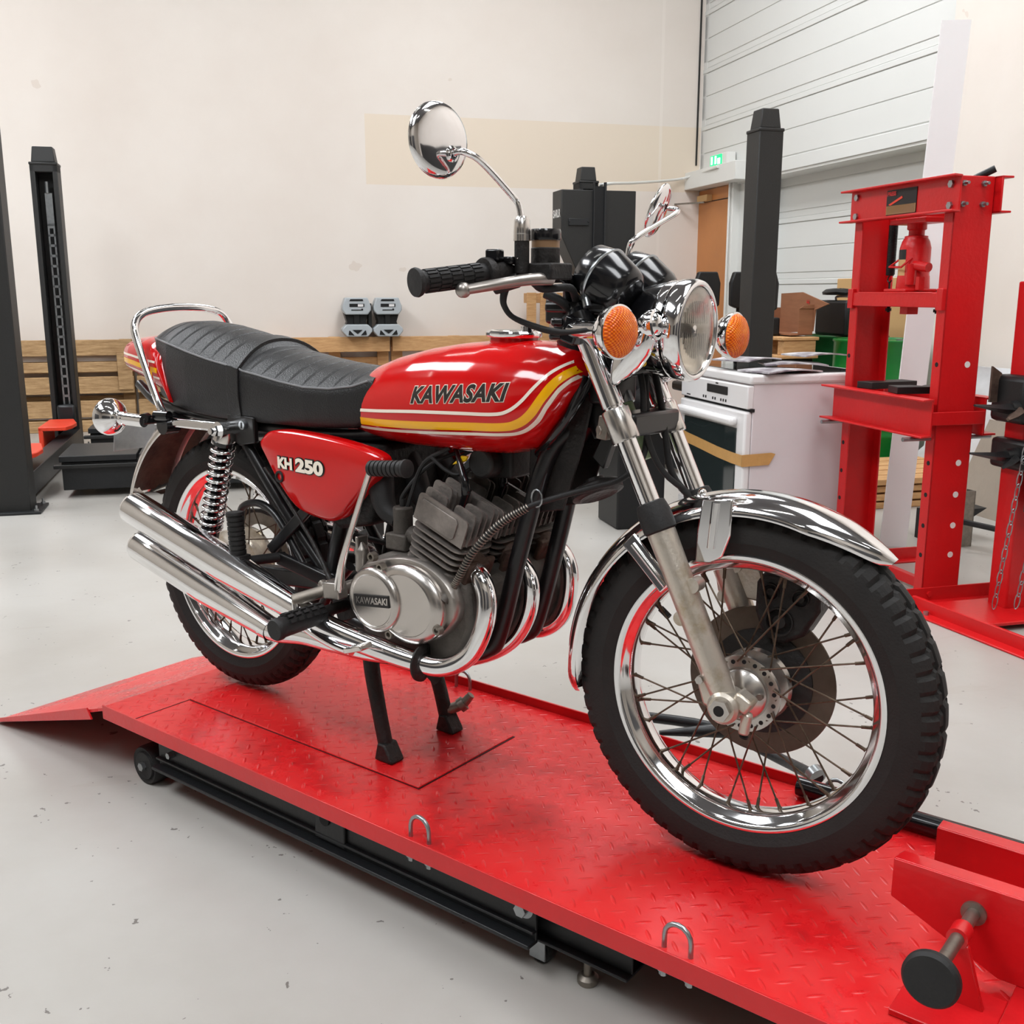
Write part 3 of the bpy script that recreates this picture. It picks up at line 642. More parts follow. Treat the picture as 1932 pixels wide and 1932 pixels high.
# bed
bf = chan((PB-0.02, PB+0.65), 0.455, 0.60, PA-0.03, sgn=-1, nm='bed_beam', d=0.06)
bb = chan((PB-0.02, PB+0.65), 0.455, 0.60, PA+0.195, sgn=1, nm='bed_beam', d=0.06)
each([MB().box(PA-0.036, PA+0.2, y, y+0.008, 0.50, 0.55) for y in (PB-0.02, PB+0.64)], 'bed_tie', 'press_red', bf, 0.002)
for y in (PB+0.028, PB+0.60): MB().cyl((PA-0.12, y, 0.445), (PA+0.27, y, 0.445), 0.0085).build('bed_pin', 'galv', pr)
# feet
for y in (PB-0.004, PB+0.585):
    f = MB().box(PA-0.18, PA+0.40, y, y+0.008, FZ, FZ+0.06).box(PA-0.18, PA+0.40, y-0.045, y+0.008, FZ, FZ+0.008).build('foot', 'press_red', pr, 0.002)
    MB().hexbolt((PA+0.03, y, FZ+0.035), (0, -1, 0), 0.011, 0.009).build('foot_bolt', 'press_red', f)
MB().box(PA+0.07, PA+0.1, PB+0.05, PB+0.58, FZ+0.02, FZ+0.06).build('foot_brace', 'press_red', pr, 0.002)
# arbor plates resting on the bed
def vee(c, r, label):
    x, y = c; k = MB(); R = Matrix.Rotation(r, 2)
    q = [R @ V3(p).to_2d() for p in ((-0.12, -0.045, 0), (0.12, -0.045, 0), (0.12, 0.045, 0), (0.03, 0.045, 0), (0.0, 0.01, 0), (-0.03, 0.045, 0), (-0.12, 0.045, 0))]
    k.prism([(x+p.x, y+p.y) for p in q], 0.6015, 0.629, XY)
    single(k, 'arbor_plate', 'case_black', label, 'plate', (x, y, 0.6015), True, 'arbor plates on the press bed', 0.002)
vee((PA+0.08, PB+0.44), 0.15, 'black steel arbor plate on the press bed, further from the right column')
vee((PA+0.075, PB+0.20), -0.2, 'black steel arbor plate on the press bed, next to the right column')

# ------------------------------------------------------------------ green drums, clutter by the cladding
def drum(a, b, m, label):
    t = thing('oil_drum', label, 'drum', (a, b, FZ), True, 'green oil drums')
    pf = [(0, 0), (0.28, 0), (0.292, 0.008), (0.292, 0.018), (0.285, 0.022)]
    for z in (0.27, 0.33, 0.55, 0.61): pf += [(0.285, z-0.022), (0.292, z-0.008), (0.292, z+0.008), (0.285, z+0.022)]
    pf += [(0.285, 0.865), (0.293, 0.872), (0.293, 0.884), (0.283, 0.888), (0.279, 0.874), (0.0, 0.872)]
    MB().lathe(pf, (a, b, FZ), (0, 0, 1), 64).build('shell', m, t, ang=50)
    MB().cyl((a+0.17, b, FZ+0.872), (a+0.17, b, FZ+0.884), 0.03).build('bung', 'galv', t)
    return t
drum(4.28, 6.72, 'drum_dark', 'dark green oil drum under the black case, left of the press column')
drum(4.14, 6.12, 'drum_green', 'bright green ribbed oil drum seen between the press columns')
cs = thing('black_case', 'black suitcase-shaped case standing on the dark green drum', 'case', (4.12, 6.6, 0.69), True)
MB().box(4.06, 4.18, 6.40, 6.80, 0.69, 0.935).build('shell', 'case_black', cs, 0.02)
MB().tube([(4.12, 6.45, 0.935), (4.12, 6.46, 0.96), (4.12, 6.62, 0.96), (4.12, 6.63, 0.935)], 0.008, 8, 3).build('handle', 'white_side', cs)
rag = MB(); rag.loft([[V3((4.12+0.07*math.cos(2*pi*k/12)*s+0.01*math.sin(5*k), 6.62+0.17*math.sin(2*pi*k/12)*s, z+0.004*math.sin(3*k))) for k in range(12)] for s, z in ((1.0, 0.974), (1.05, 0.99), (0.8, 1.008), (0.3, 1.014))])
single(rag, 'black_bag', 'case_black', 'crumpled black plastic bag lying on the handle of the black case', 'bag', (4.12, 6.62, 0.974), True)
bx = thing('cardboard_box', 'open brown cardboard box on the wooden pallet behind the drums', 'box', so_(4.3, 7.6, 0.67), True)
MB(XS).prism([(7.12, 0.70), (7.62, 0.67), (7.62, 0.98), (7.30, 0.99), (6.92, 0.905), (7.10, 0.86)], 4.24, 4.25, lambda a, c, t: V3((t, a, c))).build('back_panel', 'card', bx)
MB(XS).box(4.06, 4.24, 7.62, 7.63, 0.67, 0.87).box(4.12, 4.24, 7.12, 7.13, 0.67, 0.87).box(4.06, 4.24, 7.12, 7.62, 0.67, 0.68).build('carton', 'card', bx)
MB(XS).prism([(4.12, 0.87), (4.24, 0.87), (4.24, 0.9), (4.15, 0.89)], 7.112, 7.12, XZ).build('flap', 'card', bx)
text3d('FRAGILE', 0.05, so_(4.236, 7.2, 0.83), (0, 0, 1), (0, 1, 0), 'red_ink', bx, off=0.001)
tl_ = thing('tool_case', 'small black tool case with orange mark in front of the cardboard box', 'case', so_(3.99, 7.42, 0.672), True)
MB(XS).box(3.93, 4.05, 7.27, 7.50, 0.665, 0.80).build('shell', 'case_black', tl_, 0.012)
k = MB(XS); k.box(3.926, 3.931, 7.385, 7.39, 0.72, 0.765).box(3.926, 3.931, 7.42, 7.425, 0.72, 0.765).box(3.926, 3.931, 7.385, 7.425, 0.762, 0.767).box(3.926, 3.931, 7.385, 7.425, 0.718, 0.723); k.build('mark', 'orange_red', tl_)
for y in (7.30, 7.49): MB(XS).tube([(3.915, y, 0.665), (3.915, y, 0.76), (3.93, y+0.02, 0.83)], 0.009, 8).build('frame_tube', 'galv', tl_)
pk = thing('wooden_pallet', 'wooden pallet lying flat on a dark base, carrying the cardboard box', 'pallet', (3.75, 6.7, FZ), True)
for z in (0.635, 0.5): MB(XS).box(3.95, 4.26, 7.05, 7.75, z, z+0.025).build('board_layer', 'wood', pk, 0.004)
for y in (7.06, 7.35, 7.66): MB(XS).box(3.97, 4.24, y, y+0.09, 0.525, 0.635).build('block', 'wood', pk, 0.004)
MB().box(3.62, 3.84, 6.42, 6.96, FZ, 0.545).build('base_stack', 'slot', pk, 0.01)
tb_ = MB().box(4.66, 4.69, 6.3, 7.5, 0.55, 1.095)
single(tb_, 'tan_board', 'card_tan', 'tan sheet of board leaning on the cladding above the drums', 'board', (4.67, 6.9, 0.55), True, bev=0.006)
def seatback(a, b, top, label, w=0.19):
    t = thing('workshop_chair', label, 'chair', (a, b, FZ), True, 'black chairs behind the headlight')
    MB().prism([(a-w*0.5, top-0.24), (a-w*0.52, top-0.08), (a-w*0.38, top), (a+w*0.38, top), (a+w*0.52, top-0.08), (a+w*0.5, top-0.24), (a+w*0.25, top-0.26), (a-w*0.25, top-0.26)], b, b+0.05, XZ).build('backrest', 'case_black', t, 0.01)
    MB().beam((a, b+0.05, top-0.2), (a, b+0.06, 0.32), 0.05, 0.02, (0, 1, 0)).build('back_stem', 'case_black', t, 0.004)
    MB().box(a-0.12, a+0.12, b+0.06, b+0.34, 0.26, 0.33).build('seat', 'case_black', t, 0.02)
    MB().cyl((a, b+0.2, -0.12), (a, b+0.2, 0.26), 0.025).build('column', 'case_black', t)
    k = MB()
    for i in range(5):
        c, s = math.cos(2*pi*i/5), math.sin(2*pi*i/5); k.beam((a, b+0.2, -0.12), (a+0.12*c, b+0.2+0.12*s, -0.16), 0.04, 0.03); k.sphere((a+0.12*c, b+0.2+0.12*s, -0.178), 0.022, 6)
    k.build('base', 'case_black', t)
seatback(3.34, 7.06, 1.135, 'black padded chair back in front of the orange door, left of the lift post')
seatback(3.62, 7.06, 1.135, 'black padded chair back between the orange door and the lift post')
seatback(3.235, 6.02, 1.125, 'black padded chair back showing right of the lift post')

# long white board, lower panel and planks leaning or lying by the right wall
wd_ = V3((0.93, -0.37, 0))*0.061; tk_ = V3((0.37, 0.93, 0))*0.018
wb = MB(); wb.loft([[c-wd_, c+wd_, c+wd_+tk_, c-wd_+tk_] for c in (V3((2.995, 4.19, FZ)), V3((3.085, 4.16, 2.14)))])
single(wb, 'white_board', 'whiteboard_panel', 'tall narrow white board standing upright just behind the red press', 'board', (2.995, 4.19, FZ), True)
pls = [(3.70, 5.33, 0.9, 0.0), (3.73, 5.33, 0.75, 0.045), (3.68, 5.34, 0.8, 0.09), (3.74, 5.32, 0.85, 0.135)]
pll = ['bottom', 'second', 'third', 'topmost']
for (a, b, l, z), nm in zip(pls, pll):
    k = MB()
    for j in range(5): k.box(a-l/2, a+l/2, b-0.35+j*0.145, b-0.35+j*0.145+0.12, FZ+z, FZ+z+0.035)
    single(k, 'plank_layer', 'wood', nm+' layer of rough planks stacked on the floor behind the press', 'planks', (a, b, FZ+z), True, 'planks behind the press', 0.004)
sh = MB(); n = 14; rg = []
for i in range(n):
    z = FZ+0.75*i/(n-1); rg.append([V3((4.16+0.25*i/(n-1)+0.02*math.sin(2.1*i+j*1.3), 4.6+j*0.12+0.02*math.sin(i*1.7+j), z)) for j in range(10)]+[V3((4.175+0.25*i/(n-1)+0.02*math.sin(2.1*i+j*1.3), 4.6+j*0.12+0.02*math.sin(i*1.7+j), z)) for j in range(9, -1, -1)])
sh.loft(rg)
for q in sh.v: q.x -= 0.03
single(sh, 'plastic_sheet', 'poly', 'crumpled translucent plastic sheet against the wall right of the press', 'sheet', (4.2, 5.1, FZ), True, ang=60)
pw = MB().prism([(4.92, FZ), (4.30, FZ), (4.30, 0.33), (4.66, 0.33)], 3.86, 3.885, YZ)
single(pw, 'plywood_board', 'ply', 'grey plywood offcut with slanted edge behind the chained stand', 'board', (3.87, 4.6, FZ), True)
st = MB().box(3.30, 3.36, 4.10, 4.105, FZ, 0.07).box(3.30, 3.305, 4.10, 4.16, FZ, 0.07).box(3.355, 3.36, 4.10, 4.16, FZ, 0.07)
single(st, 'steel_channel', 'dull_steel', 'short rusty steel channel standing on the floor right of the press', 'offcut', (3.33, 4.13, FZ), True)
bw = MB().prism([(3.22, -0.05), (3.22, FZ), (3.46, FZ), (3.43, -0.10), (3.53, -0.045)], 4.22, 4.34, XZ)
single(bw, 'black_bracket', 'case_black', 'black angular bracket lying on the floor behind the rusty channel', 'bracket', (3.35, 4.28, FZ), True)
rd = MB().tube([(3.25, 4.05, -0.06), (3.4, 3.85, -0.09), (3.6, 3.55, -0.17)], 0.014, 8, 4)
single(rd, 'black_rod', 'lift_black', 'dark grey bar lying slanted over the press foot', 'bar', (3.25, 4.05, -0.06), True)
lf = MB(); lf.loft([[V3((2.86+0.05*math.cos(t*pi/5)*s, 3.21+0.035*math.sin(t*pi/5)*s, FZ+z)) for t in range(10)] for s, z in ((1.0, 0.0), (0.8, 0.008), (0.3, 0.022))]); lf.tube([(2.86, 3.21, FZ+0.02), (2.92, 3.2, FZ+0.04)], 0.003, 6)
single(lf, 'dry_leaf', 'rust', 'small dark dry leaf on the floor between press and red stand', 'leaf', (2.86, 3.21, FZ), True)

# ------------------------------------------------------------------ red stand with black clamping arms and chains
sd = thing('bending_stand', 'red floor stand with black clamping arms and hanging chains at right edge', 'stand', (2.79, 3.15, FZ), True)
MB().box(2.735, 2.855, 3.12, 3.22, FZ+0.03, 1.03).build('column', 'press_red', sd, 0.006)
MB().box(2.86, 2.94, 3.10, 3.20, FZ+0.04, 0.42).build('side_column', 'press_red', sd, 0.004)
MB().box(2.50, 3.1, 2.98, 3.26, FZ+0.02, FZ+0.034).build('base_plate', 'press_red', sd, 0.004)
f = MB().prism([(2.46, 3.30), (2.475, 3.30), (2.555, 2.55), (2.54, 2.55)], FZ, FZ+0.055, XY).prism([(2.41, 3.29), (2.475, 3.30), (2.555, 2.55), (2.49, 2.55)], FZ, FZ+0.008, XY).build('angle_foot', 'press_red', sd, 0.003)
for y in (3.12, 3.02): MB().hexbolt((2.478+(3.3-y)*0.105, y, FZ+0.035), (-1, 0, 0), 0.012, 0.012).build('foot_bolt', 'galv', sd)
MB().hexbolt((2.452, 3.2, FZ+0.008), (0, 0, 1), 0.01, 0.014).build('foot_bolt', 'galv', sd)
_n0 = len(bpy.data.objects); _before = set(bpy.data.objects.keys())
hd = MB().box(2.63, 2.95, 3.06, 3.24, 0.53, 0.70).build('clamp_head', 'case_black', sd, 0.02)
MB().prism([(2.60, 0.60), (2.60, 0.73), (2.64, 0.705), (2.66, 0.60)], 3.20, 3.21, XZ).build('head_fin', 'rust', hd)
MB().box(2.65, 2.95, 3.05, 3.24, 0.36, 0.47).build('lower_head', 'case_black', sd, 0.015)
gb = MB().prism([(2.66, 0.38), (2.66, 0.22), (2.70, 0.205), (2.80, 0.205), (2.88, 0.26), (2.95, 0.38)], 3.03, 3.05, XZ).build('gusset_plate', mat('dark_green_plate', srgb(44, 56, 50), 0.45), sd, 0.003)
for z in (0.235, 0.285): MB().hexbolt((2.675, 3.03, z), (0, -1, 0), 0.009, 0.008).build('plate_bolt', 'galv', gb)
MB().box(2.76, 2.95, 3.035, 3.05, 0.385, 0.42).build('label', 'card_tan', sd)
for z, nm in ((0.585, 0), (0.415, 1)):
    a = MB().cyl((2.60, 3.10, z), (2.70, 3.10, z), 0.028, 0.034).build('arm', 'case_black', sd)
    MB().loft([[V3((x, 3.10+y*w, z+h+q*tz)) for y, q in ((-1, 0), (0, -1), (1, 0), (0, 1))] for x, w, tz, h in ((2.62, 0.03, 0.022, 0.0), (2.56, 0.034, 0.014, 0.004), (2.50, 0.022, 0.008, 0.012), (2.455, 0.008, 0.004, 0.018))]).build('arm_blade', 'case_black', a)
    MB().loft([[V3((x, y0+y*w, z+h+q*tz)) for y, q in ((-1, 0), (0, -1), (1, 0), (0, 1))] for x, y0, w, tz, h in ((2.63, 3.08, 0.026, 0.02, -0.005), (2.58, 3.05, 0.024, 0.012, -0.016), (2.54, 3.03, 0.01, 0.006, -0.026))]).build('lower_blade', 'rust' if nm == 0 else 'case_black', a)
    MB().tube([(2.655+0.016*math.cos(i*pi/5), 3.062, z-0.008+0.016*math.sin(i*pi/5)) for i in range(9)], 0.003, 6).build('ring', 'galv', a)
for o_ in bpy.data.objects:
    if o_.name not in _before:
        for v in o_.data.vertices: v.co.x += 0.045
def chain(p, q, n, label):
    t = thing('chain', label, 'chain', p, True, 'steel chains on the red stand'); p, q = V3(p), V3(q)
    for i in range(n):
        c = p.lerp(q, (i+0.5)/n)+V3((0, 0, -0.0)); L = (q-p).length/n*0.66; d = (q-p).normalized(); s = V3((1, 0, 0)) if i % 2 else V3((0.5, -0.85, 0)); s = (s-d*s.dot(d)).normalized()
        pts = [c+d*(L*math.cos(2*pi*j/12))+s*(0.0085*math.sin(2*pi*j/12)) for j in range(12)]
        MB().tube(pts, 0.0022, 5, loop=True).build('chain_link', 'galv', t)
chain((2.785, 3.015, 0.55), (2.70, 3.03, -0.13), 15, 'steel link chain in front of the red column, nearer the black plate')
chain((2.70, 3.05, 0.545), (2.665, 3.1, -0.15), 15, 'steel link chain hanging free left of the red column')

# ------------------------------------------------------------------ red motorcycle lift table
YN, YF = -0.311, 0.336
lt = thing('lift_table', 'red tread plate motorcycle lift table with ramp on the floor', 'lift table', (1.0, 0, FZ))
dk = MB().box(-0.165, 2.7, YN, YF, -0.008, 0.0).build('deck', 'tread', lt)
MB().box(-0.168, 2.7, YN-0.004, YN, -0.032, 0.004).build('edge_strip', 'lift_red_side', dk, 0.001)
MB().box(0.0, 2.7, YF, YF+0.005, -0.03, 0.022).build('edge_strip', 'lift_red_side', dk, 0.001)
MB().box(-0.0365, -0.0345, YN, -0.157, 0.0, 0.0008).build('seam', 'slot', dk)
MB().prism([(-0.034, -0.157), (0.738, -0.152), (0.735, 0.166), (-0.034, 0.17)], 0.0, 0.004, XY).build('access_plate', 'tread', lt, 0.001)
MB().prism([(-0.034, -0.1585), (0.74, -0.1535), (0.738, 0.168), (-0.034, 0.1715)], 0.0, 0.0012, XY).build('plate_seam', 'slot', lt)
rm = MB().prism([(-0.165, -0.004), (-0.745, -0.190), (-0.745, -0.198), (-0.165, -0.012)], YN, YF, XZ).build('ramp', 'tread', lt)
MB().prism([(-0.24, -0.022), (-0.76, -0.189), (-0.76, -0.199), (-0.22, -0.048)], YN-0.006, YN-0.001, XZ).build('ramp_side', 'lift_red_side', rm, 0.001)
bmf = MB().box(-0.02, 1.12, -0.262, -0.255, -0.128, -0.03).box(-0.02, 1.12, -0.285, -0.255, -0.134, -0.126).box(-0.02, 1.12, -0.272, -0.255, -0.112, -0.106).build('frame_beam', 'lift_black', lt, 0.002)
MB().box(-0.02, 2.6, 0.235, 0.262, -0.134, -0.03).build('frame_beam', 'lift_black', lt, 0.002)
for x in (0.0, 1.05, 2.0): MB().box(x, x+0.05, -0.255, 0.24, -0.13, -0.06).build('cross_member', 'lift_black', lt, 0.002)
MB().box(1.12, 2.6, -0.20, -0.175, -0.12, -0.03).build('frame_beam', 'lift_black', lt, 0.002)
pp = MB().box(0.55, 0.64, -0.27, -0.262, -0.118, -0.03).build('pivot_plate', 'lift_black', lt, 0.003)
MB().cyl((0.585, -0.274, -0.068), (0.585, -0.262, -0.068), 0.014).build('pivot_hole', 'slot', pp)
MB().hexbolt((1.095, -0.262, -0.07), (0, -1, 0), 0.013, 0.016).cyl((1.097, -0.262, -0.068), (1.097, -0.267, -0.068), 0.02).build('bolt', 'galv', bmf)
MB().hexbolt((0.04, -0.262, -0.085), (0, -1, 0), 0.008, 0.016).build('bolt', 'galv', bmf)
wh = MB().lathe([(0.0, -0.028), (0.034, -0.028), (0.036, -0.022), (0.046, -0.026), (0.049, -0.018), (0.049, 0.02), (0.0, 0.02)], (-0.085, -0.238, -0.151), (0, 1, 0), 40).build('floor_wheel', 'rubber', lt)
MB().hexbolt((-0.085, -0.264, -0.151), (0, -1, 0), 0.011, 0.012).build('axle_nut', 'galv', wh)
w2 = MB().lathe([(0.0, -0.02), (0.046, -0.02), (0.049, -0.014), (0.049, 0.02), (0.0, 0.02)], (-0.085, 0.25, -0.151), (0, 1, 0), 32).build('floor_wheel', 'rubber', lt)
MB().cyl((-0.085, -0.24, -0.151), (-0.085, 0.25, -0.151), 0.011).box(-0.1, 0.0, -0.215, -0.2, -0.165, -0.06).box(-0.1, 0.0, 0.2, 0.215, -0.165, -0.06).build('wheel_axle', 'lift_black', lt)
pt = MB().prism([(1.06, -0.10), (1.06, -0.132), (1.30, -0.132), (1.30, -0.09), (1.2, -0.06), (1.1, -0.06)], -0.232, -0.226, XZ).box(1.06, 1.30, -0.25, -0.15, -0.137, -0.131).build('caster_bracket', 'lift_black', lt, 0.002)
MB().box(1.075, 1.125, -0.235, -0.185, -0.145, -0.137).box(1.085, 1.12, -0.235, -0.231, -0.185, -0.14).box(1.085, 1.12, -0.193, -0.189, -0.185, -0.14).build('caster_fork', 'galv', pt, 0.001)
MB().lathe([(0.0, -0.013), (0.022, -0.013), (0.024, -0.009), (0.024, 0.009), (0.022, 0.013), (0, 0.013)], (1.10, -0.212, -0.176), (0, 1, 0), 28).build('caster_wheel', 'rubber', pt)
MB().cyl((1.20, -0.215, -0.05), (1.20, -0.215, -0.185), 0.0075).lathe([(0.0, 0), (0.017, 0), (0.019, 0.003), (0.019, 0.012), (0.012, 0.018), (0, 0.018)], (1.20, -0.215, -0.2), (0, 0, 1), 24).cyl((1.145, -0.228, -0.048), (1.265, -0.222, -0.05), 0.004).build('jack_screw', 'dull_steel', lt)
for x, y in ((1.09, -0.215), (1.115, -0.21)): MB().hexbolt((x, y, -0.131), (0, 0, 1), 0.006, 0.016).build('bolt', 'galv', pt)
def ubolt(x, y):
    k = MB(); w = 0.023
    pts = [(x-w, y, -0.05), (x-w, y, 0.022)]+[(x-w*math.cos(t*pi/8), y, 0.022+0.024*math.sin(t*pi/8)) for t in range(1, 8)]+[(x+w, y, 0.022), (x+w, y, -0.05)]
    k.tube(pts, 0.0042, 10); u = k.build('tie_down_loop', 'galv', lt)
    for s in (-w, w): MB().hexbolt((x+s, y, -0.040), (0, 0, -1), 0.007, 0.008).cyl((x+s, y, -0.040), (x+s, y, -0.037), 0.0095).build('nut', 'galv', u)
for x in (0.878, 1.418): ubolt(x, -0.298)
for x in (0.45, 1.43): ubolt(x, 0.322)
rl = MB().cyl((1.36, 0.297, 0.022), (2.3, 0.308, 0.022), 0.019, n=20).build('side_roller', 'black_gloss', lt)
hb = MB().tube([(1.36, 0.40, 0.0), (1.2, 0.56, -0.06), (1.02, 0.60, -0.05), (0.80, 0.56, -0.06)], 0.013, 10, 4).cyl((0.93, 0.49, -0.05), (1.06, 0.60, -0.045), 0.006, 0.02).build('lift_handle', 'lift_black', lt)
MB().cyl((1.345, 0.41, 0.005), (1.36, 0.40, 0.0), 0.02).build('handle_collar', 'galv', lt)
MB().cyl((1.88, -0.222, 0.0003), (1.88, -0.222, 0.0012), 0.009).build('deck_hole', 'slot', dk)
# wheel vice
vb = MB().box(1.85, 1.885, -0.24, 0.2, 0.0, 0.012).box(2.02, 2.06, -0.24, 0.2, 0.0, 0.012).build('vice_rail', 'lift_red_side', lt, 0.002)
def jaw(y, t, fl, x0):
    k = MB().prism([(x0, 0.085), (x0, 0.148), (2.3, 0.148), (2.3, 0.012), (x0+0.16, 0.012)], y-0.003, y+0.003, XZ)
    k.prism([(x0, min(y, y+fl)), (2.3, min(y, y+fl)), (2.3, max(y, y+fl)), (x0+0.005, max(y, y+fl))], 0.143, 0.149, XY)
    return k.build('vice_jaw', 'lift_red_side', lt, 0.0015)
jn = jaw(-0.078, 0, 0.03, 1.665)
jf = MB().prism([(1.675, 0.0), (1.675, 0.118), (2.3, 0.118), (2.3, 0.0)], 0.112, 0.118, XZ).box(1.675, 2.3, 0.115, 0.145, 0.113, 0.119).build('vice_jaw', 'lift_red_side', lt, 0.0015)
sc = MB().cyl((1.785, -0.08, 0.104), (1.79, -0.30, 0.128), 0.0095, n=20).lathe([(0.010, 0), (0.018, 0), (0.018, 0.005), (0.010, 0.006)], (1.785, -0.081, 0.104), (0, -1, 0), 28).build('vice_screw', 'dull_steel', lt)
MB().cyl((1.786, -0.145, 0.111), (1.787, -0.18, 0.115), 0.0145, n=24).build('screw_nut', 'lift_red_side', sc)
MB().prism([(1.74, 0.0), (1.83, 0.0), (1.80, 0.10), (1.77, 0.10)], -0.168, -0.158, XZ).box(1.72, 1.85, -0.24, -0.12, 0.0, 0.01).build('screw_bracket', 'lift_red_side', lt, 0.002)
kn = MB().lathe([(0.0, 0), (0.012, 0.0), (0.02, 0.004), (0.033, 0.004), (0.037, 0.009), (0.037, 0.017), (0.033, 0.022), (0.0, 0.024)], (1.79, -0.298, 0.128), (0.02, -1, 0.1), 40).build('hand_wheel', 'rubber', lt)

# ------------------------------------------------------------------ the motorcycle
bike = thing('motorcycle', 'red vintage motorcycle on its centre stand on the red lift', 'motorcycle', (0.6, 0, 0.0))
B = lambda k, nm, m, bev=0.0, ang=38, par=None: k.build(nm, m, par if par is not None else bike, bev, ang)
# steering: 28 deg head angle, turned 5.1 deg to the left
FA = V3((1.375, 0, 0.3235)); sa = math.radians(28)
sp = FA+V3((-0.055*math.cos(sa), 0, -0.055*math.sin(sa)))
S = Matrix.Translation(sp) @ Matrix.Rotation(math.radians(5.118), 4, V3((-math.sin(sa), 0, math.cos(sa)))) @ Matrix.Translation(-sp)
Si = S.inverted()
def mir(p): q = Si @ V3(p); q.y = -q.y; return S @ q
RK = math.radians(26.2); FD = V3((-math.sin(RK), 0, math.cos(RK)))
def leg(L, y): return FA+FD*L+V3((0, y, 0))

def wheel(c, RT_, tw, xf, hub_r, hub_w, hub_m, wkey):
    c = V3(c); N = 240
    prof = [(0.236, -0.030), (0.243, -0.037), (0.262, -tw), (0.282, -tw*1.0), (RT_-0.030, -tw*0.95), (RT_-0.022, -tw*0.90), (RT_-0.0125, -tw*0.76), (RT_-0.0065, -tw*0.56), (RT_-0.006, -tw*0.50), (RT_-0.0035, -tw*0.36), (RT_-0.008, -tw*0.345), (RT_-0.008, -tw*0.27), (RT_-0.001, -tw*0.26), (RT_, -tw*0.04)]
    prof = prof+[(r, -y) for r, y in reversed(prof)]
    def mod(i, p):
        o = []
        for j, (r, y) in enumerate(p):
            q = min(j, len(p)-1-j); side = 0 if j < len(p)/2 else 2
            g = ((i+side) % 4 == 0); g2 = ((i+side+1) % 4 == 0)
            if q in (5, 6) and g: r -= 0.0075
            if q in (7,) and g: r -= 0.0065
            if q in (8, 9) and g2: r -= 0.006
            if q in (12, 13) and (i % 6 == 0): r -= 0.005
            o.append((r, y))
        return o
    rimp = [(0.241, -0.037), (0.2425, -0.033), (0.232, -0.029), (0.228, -0.022), (0.2205, -0.018), (0.2205, 0.018), (0.228, 0.022), (0.232, 0.029), (0.2425, 0.033), (0.241, 0.037),
            (0.234, 0.038), (0.229, 0.034), (0.226, 0.028), (0.218, 0.0245), (0.2135, 0.014), (0.2125, 0.0), (0.2135, -0.014), (0.218, -0.0245), (0.226, -0.028), (0.229, -0.034), (0.234, -0.038)]
    w = MB(xf).lathe(rimp, c, (0, 1, 0), 128, closed=True); w = B(w, 'wheel_rim', 'chrome', ang=50)
    t = MB(xf).lathe(prof, c, (0, 1, 0), N, mod=mod); B(t, 'tyre', 'tyre', ang=16, par=w)
    h = MB(xf).lathe(hub_w, c, (0, 1, 0), 64); hub = B(h, 'hub', hub_m, ang=40, par=w)
    ref = V3((1, 0, 0))
    for i in range(36):
        s = -1 if i % 2 == 0 else 1; j = i//2
        a = 2*pi*j/18+(0.17 if s > 0 else 0); d = 1 if j % 2 == 0 else -1
        b = a+d*0.62+(0.06 if s > 0 else 0)
        yh = hub_r[1] if s < 0 else hub_r[2]
        rh = hub_r[0] if s < 0 else hub_r[0]
        p = c+V3((rh*math.cos(a), yh+d*0.003, rh*math.sin(a)))
        be = b; q = c+V3((0.214*math.cos(be), s*0.006, 0.214*math.sin(be)))
        k = MB(xf).cyl(p, q, 0.0017, n=7); dd = (p-q).normalized(); k.cyl(q-dd*0.001, q+dd*0.018, 0.0032, 0.0029, 8).sphere(q, 0.0045, 5)
        B(k, 'spoke', 'spoke', par=w)
    return w, hub
# front wheel, brake disc, caliper
fwl, fh = wheel(FA, 0.3233, 0.0445, S, (0.058, -0.031, 0.030), [(0.0, -0.047), (0.016, -0.047), (0.022, -0.044), (0.040, -0.037), (0.044, -0.033), (0.046, -0.034), (0.046, -0.029), (0.066, -0.029), (0.067, -0.024), (0.063, -0.021), (0.038, -0.018), (0.036, 0.02), (0.062, 0.026), (0.066, 0.034), (0.06, 0.05), (0.0, 0.05)], 'alu_pol', 'f')
for i in range(18):
    a = 2*pi*(i+0.5)/18; p = FA+V3((0.0565*math.cos(a), -0.0297, 0.0565*math.sin(a))); B(MB(S).cyl(p, p+V3((0, 0.002, 0)), 0.0038, n=10), 'hub_hole', 'slot', par=fwl)
for a in (0.15, 2.25, 4.35): B(MB(S).cyl(FA+V3((0.036*math.cos(a), -0.044, 0.036*math.sin(a))), FA+V3((0.036*math.cos(a), -0.036, 0.036*math.sin(a))), 0.0055, n=12), 'hub_screw', 'dull_steel', par=fwl)
B(MB(S).lathe([(0.088, 0.058), (0.133, 0.058), (0.134, 0.0605), (0.133, 0.063), (0.088, 0.063)], FA, (0, 1, 0), 96, closed=True), 'brake_disc', 'disc', par=fwl)
B(MB(S).lathe([(0.05, 0.048), (0.07, 0.046), (0.094, 0.055), (0.094, 0.066), (0.0, 0.066), (0.0, 0.05)], FA, (0, 1, 0), 64), 'disc_carrier', 'black_grime', par=fwl)
p = FA+V3((0.226*math.cos(2.55), 0, 0.226*math.sin(2.55))); d = V3((-math.cos(2.55), -0.1, -math.sin(2.55)))
B(MB(S).cyl(p, p+d*0.02, 0.004).cyl(p+d*0.02, p+d*0.042, 0.006), 'valve_stem', 'rubber', par=fwl)
B(MB(S).cyl(FA+V3((0, -0.118, 0)), FA+V3((0, 0.115, 0)), 0.0085), 'axle', 'dull_steel', par=fwl)
cc = FA+V3((0.048, 0.085, 0.152))
